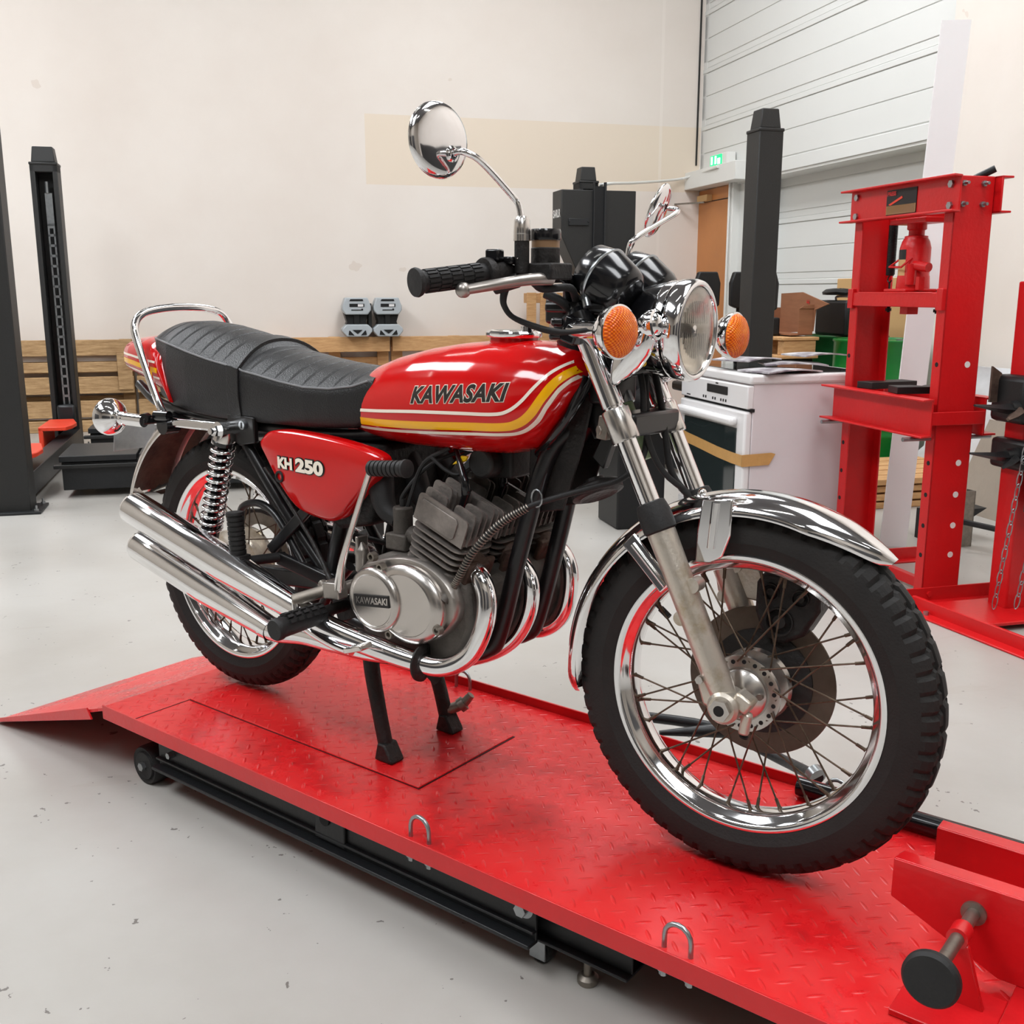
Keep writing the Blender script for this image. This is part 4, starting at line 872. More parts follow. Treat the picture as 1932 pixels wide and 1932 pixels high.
ca = MB(S).prism([(cc.x-0.045, cc.z+0.052), (cc.x+0.03, cc.z+0.055), (cc.x+0.052, cc.z+0.035), (cc.x+0.055, cc.z-0.005), (cc.x+0.03, cc.z-0.052), (cc.x-0.005, cc.z-0.072), (cc.x-0.042, cc.z-0.062), (cc.x-0.058, cc.z-0.02), (cc.x-0.058, cc.z+0.03)], cc.y-0.055, cc.y+0.012, XZ)
cal = B(ca, 'brake_caliper', 'black_grime', 0.008)
for x, z, r in ((-0.012, -0.032, 0.025), (-0.03, 0.018, 0.015), (0.022, 0.014, 0.015)):
    B(MB(S).lathe([(0, 0.003), (r*0.45, 0.003), (r*0.5, 0.0), (r*0.85, 0.0), (r*0.9, 0.004), (r, 0.004), (r, -0.004)], cc+V3((x, -0.055, z)), (0, -1, 0), 32), 'caliper_cap', 'black_grime', par=cal)
B(MB(S).tube([cc+V3((0.0, -0.04, 0.055)), cc+V3((0.0, -0.04, 0.085)), cc+V3((-0.05, 0.0, 0.10)), leg(0.22, 0.10)], 0.0035, 8, 4).box(cc.x-0.03, cc.x+0.04, cc.y-0.05, cc.y-0.02, cc.z+0.055, cc.z+0.066), 'brake_pipe', 'black_gloss', par=cal)
B(MB(S).prism([(cc.x-0.05, cc.z+0.01), (cc.x-0.05, cc.z-0.02), (FA.x-0.10, FA.z+0.14), (FA.x-0.13, FA.z+0.27), (FA.x-0.08, FA.z+0.26)], cc.y-0.0, cc.y+0.012, XZ), 'caliper_bracket', 'alu_dirty', 0.003, par=cal)
# fork legs
FY = 0.094
for sgn in (-1, 1):
    y = sgn*FY
    k = MB(S)
    k.tube([leg(0.012, y), leg(0.05, y), leg(0.24, y), leg(0.31, y)], [0.021, 0.0235, 0.0235, 0.0245], 28)
    low = B(k, 'fork_lower_leg', 'alu_dirty')
    c0 = leg(0.0, y)
    e = MB(S).lathe([(0.0, -0.028), (0.022, -0.028), (0.027, -0.022), (0.027, 0.022), (0.022, 0.028), (0, 0.028)], c0, (0, 1, 0), 32)
    B(e, 'axle_clamp', 'alu_dirty', 0.0, par=low)
    if sgn < 0:
        B(MB(S).obox(c0+V3((0.028, 0.0, 0.012)), (0.032, 0.034, 0.026), Matrix.Rotation(0.5, 4, 'Y')).cyl(c0+V3((0.036, 0, -0.005)), c0+V3((0.03, 0, -0.045)), 0.009, n=16).prism([(c0.x-0.055, c0.z+0.04), (c0.x-0.01, c0.z+0.055), (c0.x-0.01, c0.z-0.015), (c0.x-0.04, c0.z-0.005)], y-0.012, y+0.012, XZ), 'clamp_lug', 'alu_dirty', 0.005, par=low)
        B(MB(S).hexbolt(c0+V3((0, -0.028, 0)), (0, -1, 0), 0.0185, 0.010), 'axle_nut', 'alu_pol', par=low)
        B(MB(S).hexbolt(leg(0.045, y)+V3((-0.024, -0.012, -0.002)), (0, -1, 0), 0.007, 0.01), 'pinch_bolt', 'alu_pol', par=low)
        B(MB(S).cyl(c0+V3((0, -0.0385, 0)), c0+V3((0, -0.0378, 0)), 0.009).cyl(c0+V3((0.032, 0, -0.046)), c0+V3((0.031, 0, -0.049)), 0.0075), 'axle_bore', 'slot', par=low)
    B(MB(S).lathe([(0.0, 0.305), (0.0255, 0.305), (0.0285, 0.308), (0.0285, 0.338), (0.0245, 0.356), (0.019, 0.358), (0.0, 0.358)], leg(0, y), FD, 36), 'dust_seal', 'rubber', par=low)
    for L, dx in ((0.215, 0.026), (0.15, -0.02)): B(MB(S).cyl(leg(L, y)+V3((dx, -0.012*sgn*0-0.014, 0.0)), leg(L, y)+V3((dx, 0.014, 0.0)), 0.0125), 'fender_lug', 'alu_dirty', par=low)
    st_ = MB(S).tube([leg(0.35, y), leg(0.70, y)], 0.0172, 28)
    tube_ = B(st_, 'fork_tube', 'chrome')
    B(MB(S).lathe([(0.0, 0.468), (0.0235, 0.468), (0.0245, 0.471), (0.0245, 0.522), (0.0235, 0.525), (0.0, 0.525)], leg(0, y), FD, 36), 'lower_clamp_cover', 'chrome_worn', par=tube_)
    B(MB(S).lathe([(0.0, 0.53), (0.0200, 0.53), (0.0200, 0.672), (0.0, 0.672)], leg(0, y), FD, 32), 'upper_cover', 'chrome', par=tube_)
    B(MB(S).lathe([(0.0, 0.672), (0.025, 0.672), (0.0255, 0.70), (0.017, 0.71), (0.0, 0.71)], leg(0, y), FD, 28).cyl(leg(0.70, y), leg(0.722, y), 0.013, n=6), 'top_clamp', 'black_gloss', par=tube_)
    bl = leg(0.49, y)
    B(MB(S).hexbolt(bl+V3((-0.03, -0.01*sgn, -0.005)), (-0.6, -1, 0), 0.0095, 0.022).beam(bl+V3((-0.035, 0, -0.02)), bl+V3((-0.03, 0, 0.02)), 0.02, 0.02), 'clamp_bolt', 'dull_steel', 0.002, par=tube_)
B(MB(S).beam(leg(0.497, -0.09), leg(0.497, 0.09), 0.05, 0.04), 'triple_clamp', 'black_paint', 0.006); B(MB(S).beam(leg(0.689, -0.10), leg(0.689, 0.10), 0.05, 0.022), 'triple_clamp', 'black_paint', 0.006)
# front fender
def fender(c, R, a0, a1, hw, dep, xf, n=64, tips=0.16):
    rings = []
    for i in range(n+1):
        t = i/n; a = a0+(a1-a0)*t
        f = min(1.0, (t+0.002)/0.05)**0.5*(min(1.0, (1-t+0.0015)/tips)**0.55); w = hw*(0.12+0.88*f)
        pr = []
        for s in range(-8, 9):
            u = s/8; y = w*math.sin(u*1.45)/math.sin(1.45); r = R-dep*(1-math.cos(u*1.45))/(1-math.cos(1.45))*(0.35+0.65*f)
            pr.append((y, r))
        up_ = [c+V3((r*math.cos(a), y, r*math.sin(a))) for y, r in pr]; dn = [c+V3(((r-0.002)*math.cos(a), y*0.985, (r-0.002)*math.sin(a))) for y, r in reversed(pr)]
        rings.append(up_+dn)
    return MB(xf).loft(rings)
ff = B(fender(FA, 0.347, math.radians(192), math.radians(49), 0.062, 0.036, S, 72), 'front_fender', 'chrome', ang=50)
for y in (-0.061, 0.061):
    fs = MB(S); s = 1 if y > 0 else -1
    q = lambda L, dx, dz: leg(L, 0)+V3((dx, 0, dz))
    fs.prism([(1.297, 0.655), (1.350, 0.660), (1.350, 0.60), (1.338, 0.562), (1.318, 0.548), (1.290, 0.545), (1.291, 0.60)], y-0.003, y+0.003, XZ)
    stay = B(fs, 'fender_stay', 'chrome', 0.004)
    B(MB(S).tube([(1.322, y-0.004, 0.652), (1.318, y-0.004, 0.575)], 0.007, 12), 'stay_rib', 'chrome', par=stay)
    fs = MB(S).beam((1.163, y, 0.570), (1.246, y-0.012, 0.497), 0.006, 0.032, (1, 0, 1))
    stay = B(fs, 'fender_stay', 'chrome', 0.003)
    B(MB(S).tube([(1.175, y-0.004, 0.562), (1.245, y-0.015, 0.50)], 0.0055, 10), 'stay_rib', 'chrome', par=stay)
B(MB(S).sphere((1.27, 0.0, 0.655), 0.008, 6), 'fender_bolt', 'chrome', par=ff)
# headlight
HC = V3((1.243, 0, 0.929)); HX = V3((1, 0, -0.03)).normalized()
hs = MB(S).lathe([(0.0, -0.135), (0.03, -0.133), (0.055, -0.118), (0.072, -0.09), (0.08, -0.055), (0.081, -0.047)], HC, HX, 56)
hl = B(hs, 'headlight', 'black_gloss', ang=60)
B(MB(S).lathe([(0.081, -0.050), (0.083, -0.046), (0.083, -0.032), (0.0805, -0.030)], HC, HX, 64), 'bucket_band', 'chrome', par=hl)
B(MB(S).lathe([(0.0845, -0.027), (0.086, -0.022), (0.086, -0.006), (0.0835, 0.002), (0.0795, 0.005), (0.075, 0.004), (0.0735, 0.0), (0.0735, -0.006)], HC, HX, 72), 'headlight_rim', 'chrome', ang=60, par=hl)
B(MB(S).lathe([(0.0, -0.05), (0.02, -0.047), (0.045, -0.035), (0.065, -0.016), (0.0735, -0.006)], HC, HX, 48), 'reflector', 'reflector', par=hl)
lens = [(0.0, 0.013), (0.02, 0.0122), (0.04, 0.010), (0.06, 0.0055), (0.072, 0.0015), (0.074, 0.0), (0.074, -0.002), (0.06, 0.001), (0.04, 0.006), (0.02, 0.0082), (0, 0.009)]
B(MB(S).lathe(lens, HC, HX, 64), 'headlight_lens', 'glass', ang=70, par=hl)
k = MB(S)
for i in range(-7, 8):
    yy = i*0.0078; h = math.sqrt(max(0.0, 0.062**2-yy**2))
    if h > 0.02: k.cyl(HC+V3((0.0005, yy, -h*0.75)), HC+V3((0.0005, yy, -0.004)), 0.0019, n=6).cyl(HC+V3((0.0005, yy, 0.012)), HC+V3((0.0005, yy, 0.012+h*0.6)), 0.0019, n=6)
B(k, 'lens_flute', 'glass', par=hl)
B(MB(S).lathe([(0.0, 0.012), (0.010, 0.010), (0.012, 0.0), (0.012, -0.03), (0.0, -0.03)], HC+V3((-0.015, 0, 0)), HX, 20), 'bulb_shield', 'chrome', par=hl)
B(MB(S).cyl(HC+V3((-0.06, -0.079, -0.055)), HC+V3((-0.06, -0.074, -0.055)), 0.006), 'shell_screw', 'yellow_tag', par=hl)
# chrome headlight ears, fairing down onto the fork covers
for s in (-1, 1):
    y0 = s*0.099
    C_, T_ = V3((1.200, 0, 0.936)), V3((1.146, 0, 0.834)); pp = V3((0.884, 0, -0.468)); rings = []
    for t, hw_, tt in ((0.0, 0.019, 0.013), (0.15, 0.026, 0.017), (0.35, 0.031, 0.018), (0.55, 0.029, 0.016), (0.75, 0.022, 0.013), (0.92, 0.011, 0.009), (1.0, 0.004, 0.005)):
        c_ = C_.lerp(T_, t)-pp*0.006*t
        rings.append([V3((c_.x, y0, c_.z))+pp*(hw_*math.cos(q*pi/8))+V3((0, tt*math.sin(q*pi/8), 0)) for q in range(16)])
    ear = B(MB(S).loft(rings), 'headlight_ear', 'chrome', ang=70)
    B(MB(S).sphere((1.203, y0, 0.937), 0.0235, 14, (1, 0.8, 1)).lathe([(0.021, 0.0), (0.0255, 0.002), (0.0255, 0.007), (0.021, 0.009)], (1.209, y0, 0.937), (1, 0, 0.1), 32), 'ear_cap', 'chrome', par=ear)
# indicators
def indicator(c, ax, stem, xf, am='amber', R=0.0435):
    c = V3(c); ax = V3(ax).normalized()
    b = MB(xf).lathe([(0.0, -0.046), (0.014, -0.045), (0.022, -0.038), (0.034, -0.026), (R-0.002, -0.013), (R, -0.004), (R, 0.0), (R-0.003, 0.001)], c, ax, 48)
    i = B(b, 'indicator', 'chrome', ang=60)
    B(MB(xf).lathe([(0.0, 0.018), (0.015, 0.0172), (0.028, 0.014), (0.036, 0.009), (R-0.003, 0.002), (R-0.003, -0.004), (0.0, -0.004)], c, ax, 48), 'lens', am, ang=60, par=i)
    k = MB(xf)
    k.tube(stem, 0.0150, 20); k.lathe([(0.015, 0), (0.017, 0.002), (0.017, 0.010), (0.015, 0.012)], stem[-1], V3(stem[0])-V3(stem[-1]), 24); B(k, 'stem', 'chrome', par=i)
    return i
indicator((1.192, -0.182, 0.924), (1, -0.22, 0), [(1.068, -0.118, 0.926), (1.155, -0.166, 0.926)], S)
B(MB(S).obox((1.072, -0.108, 0.925), (0.03, 0.05, 0.045), Matrix.Rotation(0.3, 4, 'Y')).cyl((1.055, -0.125, 0.938), (1.04, -0.14, 0.938), 0.007).cyl((1.052, -0.125, 0.915), (1.037, -0.14, 0.915), 0.007), 'indicator_mount', 'black_gloss', 0.004)
indicator((1.238, 0.190, 0.922), (1, -0.1, 0), [(1.11, 0.12, 0.922), (1.20, 0.178, 0.922)], S)
# gauges
GA = V3((0.87, 0, -0.49)).normalized()
for c in ((1.103, -0.055, 1.017), tuple(mir((1.103, -0.055, 1.017)))):
    ax = GA if c[1] < 0 else (S.to_3x3() @ GA)
    g = B(MB().lathe([(0.0, -0.034), (0.040, -0.034), (0.044, -0.032), (0.0515, -0.002)], c, ax, 56), 'gauge', 'black_gloss', ang=50)
    B(MB().lathe([(0.0515, -0.003), (0.0535, -0.001), (0.0535, 0.001), (0.0515, 0.003)], c, ax, 56), 'gauge_ring', 'galv', par=g)
    B(MB().lathe([(0.0515, 0.002), (0.0505, 0.012), (0.044, 0.046), (0.038, 0.058), (0.028, 0.064), (0.0, 0.066)], c, ax, 56), 'gauge_cup', 'black_gloss', ang=60, par=g)
    B(MB().disc(V3(c)-V3(ax)*0.0345, -V3(ax), 0.038), 'gauge_face', 'ink', par=g)
B(MB(S).box(1.0, 1.12, -0.10, 0.10, 0.955, 0.972).box(1.02, 1.06, -0.03, 0.03, 0.96, 1.01), 'gauge_bracket', 'black_paint', 0.005)
B(MB().tube([(1.085, -0.088, 1.0), (1.09, -0.092, 0.985), (1.098, -0.096, 0.968)], 0.0075, 12).cyl((1.083, -0.086, 1.003), (1.092, -0.092, 0.982), 0.009, n=6), 'cable_nut', 'galv')
# handlebar and controls
hbp = [(1.0, 0.0, 0.965), (1.01, -0.035, 0.966), (1.035, -0.062, 0.975), (1.052, -0.085, 1.002), (1.06, -0.11, 1.020), (1.056, -0.15, 1.026), (1.04, -0.21, 1.025), (1.024, -0.28, 1.021), (0.99, -0.40, 1.007)]
bar = [mir(p) for p in reversed(hbp)][:-1]+[V3(p) for p in hbp]
hbar = B(MB().tube(bar, 0.0115, 18, 5), 'handlebar', 'black_gloss', ang=60)
B(MB().obox((1.0, -0.04, 0.96), (0.045, 0.03, 0.045), Matrix.Identity(4)), 'bar_clamp', 'black_paint', 0.006, par=hbar); B(MB().obox((1.0, 0.045, 0.96), (0.045, 0.03, 0.045), Matrix.Identity(4)), 'bar_clamp', 'black_paint', 0.006, par=hbar)
def grip(p, q):
    p, q = V3(p), V3(q); d = (q-p); L = d.length; ax = d.normalized()
    g = MB().lathe([(0.0, 0.0), (0.0165, 0.0), (0.0165, L-0.012), (0.021, L-0.008), (0.0225, L-0.004), (0.0215, L), (0.0, L+0.001)], p, ax, 36)
    go = B(g, 'grip', 'rubber', ang=40)
    u, w, _ = basis(ax); r = MB()
    for j in range(5):
        for i in range(16):
            a = 2*pi*(i+0.5*(j % 2))/16; c = p+ax*(0.012+j*0.0205)+(u*math.cos(a)+w*math.sin(a))*0.0165
            r.beam(c, c+ax*0.018, 0.0042, 0.0036, u*math.cos(a)+w*math.sin(a))
    B(r, 'grip_rib', 'rubber', par=go); return go
grip((1.0245, -0.278, 1.0213), (0.9895, -0.402, 1.0068))
grip(mir((1.0245, -0.278, 1.0213)), mir((0.9895, -0.402, 1.0068)))
sw = MB().lathe([(0.0, 0), (0.024, 0), (0.0255, 0.003), (0.0255, 0.012), (0.0215, 0.014), (0.021, 0.04), (0.018, 0.052), (0.0, 0.052)], (1.0235, -0.281, 1.021), (0.16, 0.97, 0.05), 36)
swo = B(sw, 'throttle_housing', 'black_grime')
B(MB().obox((1.032, -0.262, 1.050), (0.024, 0.022, 0.018), Matrix.Rotation(0.2, 4, 'Z')).obox((1.042, -0.235, 1.042), (0.022, 0.03, 0.012), Matrix.Rotation(0.2, 4, 'Z')), 'switch', 'black_gloss', 0.003, par=swo)
lv = MB().tube([(1.10, -0.205, 1.014), (1.085, -0.245, 1.012), (1.062, -0.29, 1.005), (1.032, -0.328, 0.997)], [0.014, 0.0125, 0.0115, 0.0105], 14, 4, flat=0.75).sphere((1.027, -0.333, 0.996), 0.0125, 10)
B(lv, 'brake_lever', 'alu', ang=60)
lvL = MB().tube([mir(p) for p in ((1.10, -0.205, 1.014), (1.085, -0.245, 1.012), (1.062, -0.29, 1.005), (1.032, -0.328, 0.997))], [0.011, 0.0095, 0.0085, 0.0075], 14, 4, flat=0.55).sphere(mir((1.027, -0.333, 0.996)), 0.0105, 10)
B(lvL, 'clutch_lever', 'alu', ang=60)
mc = MB().box(1.05, 1.115, -0.225, -0.165, 1.012, 1.038).cyl((1.075, -0.185, 1.03), (1.075, -0.185, 1.064), 0.0235, n=28).cyl((1.06, -0.228, 1.02), (1.06, -0.228, 1.074), 0.012).cyl((1.045, -0.16, 1.022), (1.05, -0.10, 1.024), 0.0155).cyl((1.02, -0.25, 1.0), (1.06, -0.235, 1.012), 0.012)
mco = B(mc, 'master_cylinder', 'black_grime', 0.003)
B(MB().cyl((1.075, -0.185, 1.062), (1.075, -0.185, 1.0745), 0.0228, n=28), 'reservoir', 'reservoir', par=mco)
B(MB().lathe([(0.0, 0.0), (0.0245, 0.0), (0.0252, 0.002), (0.0252, 0.014), (0.0235, 0.0175), (0.0, 0.0175)], (1.075, -0.185, 1.074), (0, 0, 1), 32), 'reservoir_cap', 'black_gloss', par=mco)
B(MB().hexbolt((1.06, -0.228, 1.038), (0, -0.4, 1), 0.009, 0.012).cyl((1.06, -0.228, 1.072), (1.06, -0.228, 1.082), 0.0135, n=20).lathe([(0.0, 0), (0.0125, 0), (0.0135, 0.004), (0.0125, 0.024), (0.008, 0.03), (0, 0.03)], (1.06, -0.228, 1.08), (0, 0, 1), 20), 'mirror_perch', 'chrome_worn', par=mco)
# mirrors
def mirror_(stem, c, n, R=0.0575):
    c = V3(c); n = V3(n).normalized()
    m = B(MB().lathe([(0.0, 0.010), (0.02, 0.0097), (0.038, 0.008), (0.050, 0.005), (R-0.001, 0.0012), (R, -0.002), (R-0.002, -0.004)], c, n, 64), 'rear_view_mirror', 'chrome', ang=70)
    B(MB().disc(c-n*0.0035, -n, R-0.002, 48), 'mirror_glass', 'mirror', par=m)
    e = V3(stem[-1]); B(MB().tube(stem, 0.0052, 14, 5), 'stem', 'chrome', ang=60, par=m)
    B(MB().lathe([(0.0075, 0.0), (0.012, 0.0), (0.0125, 0.005), (0.009, 0.007)], c+n*0.005+(e-c)-n*(e-c).dot(n), n, 24), 'stem_socket', 'chrome', par=m)
    return m
mn = V3((0.987, -0.16, 0.03)); mcn = V3((0.969, -0.32, 1.2215))
e = mcn+mn.normalized()*0.012+V3((0, 0.0, -0.020))-V3((mn.x*0, 0, 0))+V3((0.003, 0.018, 0))
mirror_([(1.06, -0.228, 1.09), (1.055, -0.229, 1.125), (1.047, -0.238, 1.142), (1.033, -0.292, 1.186), (1.020, -0.310, 1.199), (1.004, -0.311, 1.203), (e.x, e.y, e.z)], mcn, mn)
mirror_([(0.970, 0.228, 1.02), (0.974, 0.23, 1.076), (0.985, 0.236, 1.096), (0.998, 0.32, 1.133), (1.006, 0.358, 1.150), (1.001, 0.367, 1.157), (0.983, 0.362, 1.160)], (0.966, 0.352, 1.156), (0.968, 0.25, -0.39), 0.0565)
# tank
TK = [(0.484, 0.045, 0.800, 0.715), (0.492, 0.070, 0.812, 0.705), (0.51, 0.088, 0.828, 0.698), (0.545, 0.101, 0.848, 0.693), (0.60, 0.113, 0.866, 0.690), (0.68, 0.125, 0.884, 0.689), (0.76, 0.133, 0.896, 0.689), (0.85, 0.138, 0.904, 0.691), (0.92, 0.139, 0.905, 0.697), (0.965, 0.137, 0.903, 0.711), (1.0, 0.131, 0.899, 0.735), (1.028, 0.122, 0.892, 0.765), (1.048, 0.108, 0.883, 0.793), (1.062, 0.09, 0.872, 0.818), (1.070, 0.065, 0.862, 0.834), (1.074, 0.035, 0.855, 0.842)]
rings = []; NX = 90
for i in range(NX+1):
    x = 0.484+0.59*(0.5-0.5*math.cos(pi*i/NX)); w, zt, zb = interp(TK, x); zm = zb+(zt-zb)*0.40; rg = []
    for t in range(48):
        a = 2*pi*t/48; c, s = math.cos(a), math.sin(a)
        ny, nz = (2.35, 2.1) if s > 0 else (3.2, 2.6)
        y = w*math.copysign(abs(c)**(2/ny), c); z = zm+((zt-zm) if s > 0 else (zm-zb))*math.copysign(abs(s)**(2/nz), s)
        rg.append(V3((x, y, z)))
    rings.append(rg)
tkm = MB().loft(rings); tank = B(tkm, 'fuel_tank', 'red_paint', ang=70)
bv = BVHTree.FromPolygons([tuple(p) for p in tkm.v], [tuple(f) for f in tkm.f])
def onto(bvh, off, y0=-1.0):
    def f(p):
        h = bvh.ray_cast(V3((p.x, y0, p.z)), V3((0, 1 if y0 < 0 else -1, 0)))
        return h[0]+V3((0, -off if y0 < 0 else off, 0)) if h[0] is not None else V3((p.x, -0.1, p.z))
    return f
def stripe(pts, w, m, par, bvh, nm, off=0.0009, y0=-1.0, sm=8, taper=None):
    pts = [(x if x < 0.93 else 0.93+(x-0.93)*0.84, z) for x, z in pts]
    P = crom([V3((x, 0, z)) for x, z in pts], sm); k = MB(); f = onto(bvh, off, y0); rows = []
    for i, p in enumerate(P):
        d = (P[min(i+1, len(P)-1)]-P[max(i-1, 0)]).normalized(); nn = V3((-d.z, 0, d.x))
        rows.append([f(p+nn*(w*(j/4-0.5))) for j in range(5)])
    vs = [q for r in rows for q in r]; fs = [(i*5+j, i*5+j+1, (i+1)*5+j+1, (i+1)*5+j) for i in range(len(rows)-1) for j in range(4)]
    k.add(vs, fs); return B(k, nm, m, par=par, ang=80)
W1 = [(0.535, 0.757), (0.62, 0.762), (0.72, 0.769), (0.84, 0.775), (0.925, 0.779), (0.965, 0.787), (0.997, 0.806), (1.025, 0.833), (1.050, 0.857), (1.072, 0.874)]
YL = [(0.515, 0.735), (0.62, 0.738), (0.74, 0.744), (0.86, 0.752), (0.945, 0.757), (0.985, 0.765), (1.015, 0.783), (1.042, 0.814), (1.065, 0.842), (1.087, 0.862)]
W2 = [(0.512, 0.722), (0.62, 0.724), (0.74, 0.730), (0.86, 0.738), (0.945, 0.743), (0.99, 0.750), (1.024, 0.770), (1.052, 0.802), (1.073, 0.829), (1.094, 0.850)]
for y0 in (-1.0, 1.0):
    stripe(W1, 0.0062, 'stripe_white', tank, bv, 'stripe', y0=y0); stripe(YL, 0.0150, 'stripe_yellow', tank, bv, 'stripe', y0=y0); stripe(W2, 0.0056, 'stripe_white', tank, bv, 'stripe', y0=y0)
xd, yd = V3((0.239, 0, 0.020)), V3((-0.03, 0, 1))
f1, f2 = onto(bv, 0.0006), onto(bv, 0.0012)
text3d('KAWASAKI', 0.0425, (0.832, 0, 0.808), xd, (0, 0, 1), 'stripe_white', tank, 'lettering_outline', shear=0.22, off=0.0031, xs=1.05, space=1.08, fn=f1)
text3d('KAWASAKI', 0.0425, (0.832, 0, 0.808), xd, (0, 0, 1), 'decal_black', tank, 'lettering', shear=0.22, off=0.0017, xs=1.05, space=1.08, fn=f2)
fc = B(MB().lathe([(0.0, -0.012), (0.046, -0.012), (0.046, 0.006)], (0.866, 0, 0.905), (0.02, 0, 1), 48), 'filler_neck', 'red_paint', par=tank)
B(MB().lathe([(0.046, 0.004), (0.052, 0.005), (0.0535, 0.008), (0.0535, 0.013), (0.050, 0.0165), (0.044, 0.017), (0.042, 0.0145), (0.0, 0.016)], (0.866, 0, 0.905), (0.02, 0, 1), 60, mod=lambda i, p: [(r-(0.0012 if (i % 5 == 0 and r > 0.051) else 0), h) for r, h in p]).cyl((0.905, -0.01, 0.921), (0.905, -0.01, 0.931), 0.012).cyl((0.905, -0.01, 0.929), (0.905, -0.01, 0.936), 0.006), 'filler_cap', 'chrome', par=tank)
B(MB().disc((0.862, 0, 0.9225), (0.02, 0, 1), 0.036), 'cap_pad', 'black_gloss', par=tank)
# seat
SK = [(-0.205, 0.040, 0.893, 0.880, 0.835), (-0.198, 0.065, 0.902, 0.882, 0.805), (-0.18, 0.088, 0.912, 0.884, 0.775), (-0.14, 0.112, 0.922, 0.884, 0.745), (-0.08, 0.126, 0.924, 0.876, 0.727), (0.0, 0.131, 0.917, 0.860, 0.716), (0.08, 0.132, 0.904, 0.845, 0.711), (0.15, 0.132, 0.890, 0.835, 0.709), (0.192, 0.132, 0.882, 0.830, 0.709), (0.205, 0.131, 0.872, 0.824, 0.709), (0.25, 0.130, 0.864, 0.818, 0.710), (0.33, 0.128, 0.853, 0.806, 0.711), (0.40, 0.124, 0.845, 0.798, 0.712), (0.47, 0.116, 0.840, 0.798, 0.714), (0.53, 0.105, 0.838, 0.806, 0.718), (0.58, 0.095, 0.842, 0.822, 0.74)]
pl_x = [-0.15+0.042*i for i in range(8)]+[0.235+0.042*i for i in range(8)]
rings = []; edges = [[], []]; n = 420
for i in range(n+1):
    x = -0.205+0.785*i/n; w, zt, ze, zb = interp(SK, x); rg = []
    for j in range(21):
        u = -1+2*j/20; dome = (1-abs(u)**2.3); z = ze+(zt-ze)*dome
        bow = x+0.012*abs(u)**2*1.0
        g = 0.0
        for xk in pl_x: g = max(g, math.exp(-((bow-xk)/0.0021)**2))
        z -= 0.0055*g*min(1, (1-abs(u))*6)
        rg.append(V3((x, u*w*0.965, z)))
    for s in (1, -1):
        side = [(1.0, 0.06), (1.012, 0.2), (1.02, 0.4), (1.01, 0.65), (0.99, 0.85), (0.955, 0.97), (0.90, 1.0)]
        if s < 0: side = side[::-1]
        for f, t in side: rg.append(V3((x, s*w*f, ze-(ze-zb)*t)))
    rings.append(rg)
    for s, e_ in ((-1, edges[0]), (1, edges[1])): e_.append(V3((x, s*w*0.988, ze-0.001)))
sm_ = MB().loft(rings); seat = B(sm_, 'seat', 'vinyl', ang=60)
for e_ in edges: B(MB().tube(e_[2:-6:3], 0.0024, 8), 'piping', 'vinyl_edge', par=seat)
w, zt, ze, zb = interp(SK, 0.185); st = MB(); rg = []
for i in range(3):
    x = 0.160+0.019*i; w, zt, ze, zb = interp(SK, x); zt = max(zt, 0.882)
    o = [V3((x-0.03+0.0*abs(u), s, z)) for u, s, z in [(-1, -w*0.96-0.004, zb-0.003), (-1, -w*1.024-0.004, ze-(ze-zb)*0.5), (-1, -w*1.01-0.004, ze)]+[(u/8, u/8*w*0.97, ze+(zt-ze)*(1-abs(u/8)**2.3)+0.008) for u in range(-7, 8)]+[(1, w*1.01+0.004, ze), (1, w*1.024+0.004, ze-(ze-zb)*0.5), (1, w*0.96+0.004, zb-0.003)]]
    for q in o: q.x += 0.03*abs(q.y)/0.13*0.4+0.018
    rg.append(o+[V3((q.x, q.y*0.93, q.z-0.008)) for q in reversed(o)])
st.loft(rg); B(st, 'seat_strap', 'vinyl', 0.001, par=seat)
# tail cowl
CK = [(-0.372, 0.035, 0.842, 0.812), (-0.362, 0.058, 0.862, 0.80), (-0.34, 0.078, 0.874, 0.790), (-0.29, 0.098, 0.882, 0.782), (-0.22, 0.116, 0.888, 0.770), (-0.16, 0.127, 0.888, 0.752), (-0.11, 0.132, 0.87, 0.738), (-0.085, 0.133, 0.80, 0.733), (-0.072, 0.133, 0.75, 0.730)]
rings = []
for i in range(41):
    x = -0.372+0.30*i/40; w, zt, zb = interp(CK, x); zm = (zt+zb)/2; rg = []
    for t in range(32):
        a = 2*pi*t/32; c, s = math.cos(a), math.sin(a); rg.append(V3((x, w*math.copysign(abs(c)**0.62, c), zm+(zt-zm)*math.copysign(abs(s)**0.75, s))))
    rings.append(rg)
cm = MB().loft(rings); cowl = B(cm, 'tail_cowl', 'red_paint', ang=60)
bc = BVHTree.FromPolygons([tuple(p) for p in cm.v], [tuple(f) for f in cm.f])
for y0 in (-1.0, 1.0):
    stripe([(-0.335, 0.842), (-0.25, 0.838), (-0.125, 0.828)], 0.0055, 'stripe_white', cowl, bc, 'stripe', y0=y0)
    stripe([(-0.335, 0.826), (-0.25, 0.821), (-0.115, 0.808)], 0.0125, 'stripe_yellow', cowl, bc, 'stripe', y0=y0)
    stripe([(-0.33, 0.811), (-0.25, 0.805), (-0.105, 0.790)], 0.005, 'stripe_white', cowl, bc, 'stripe', y0=y0)
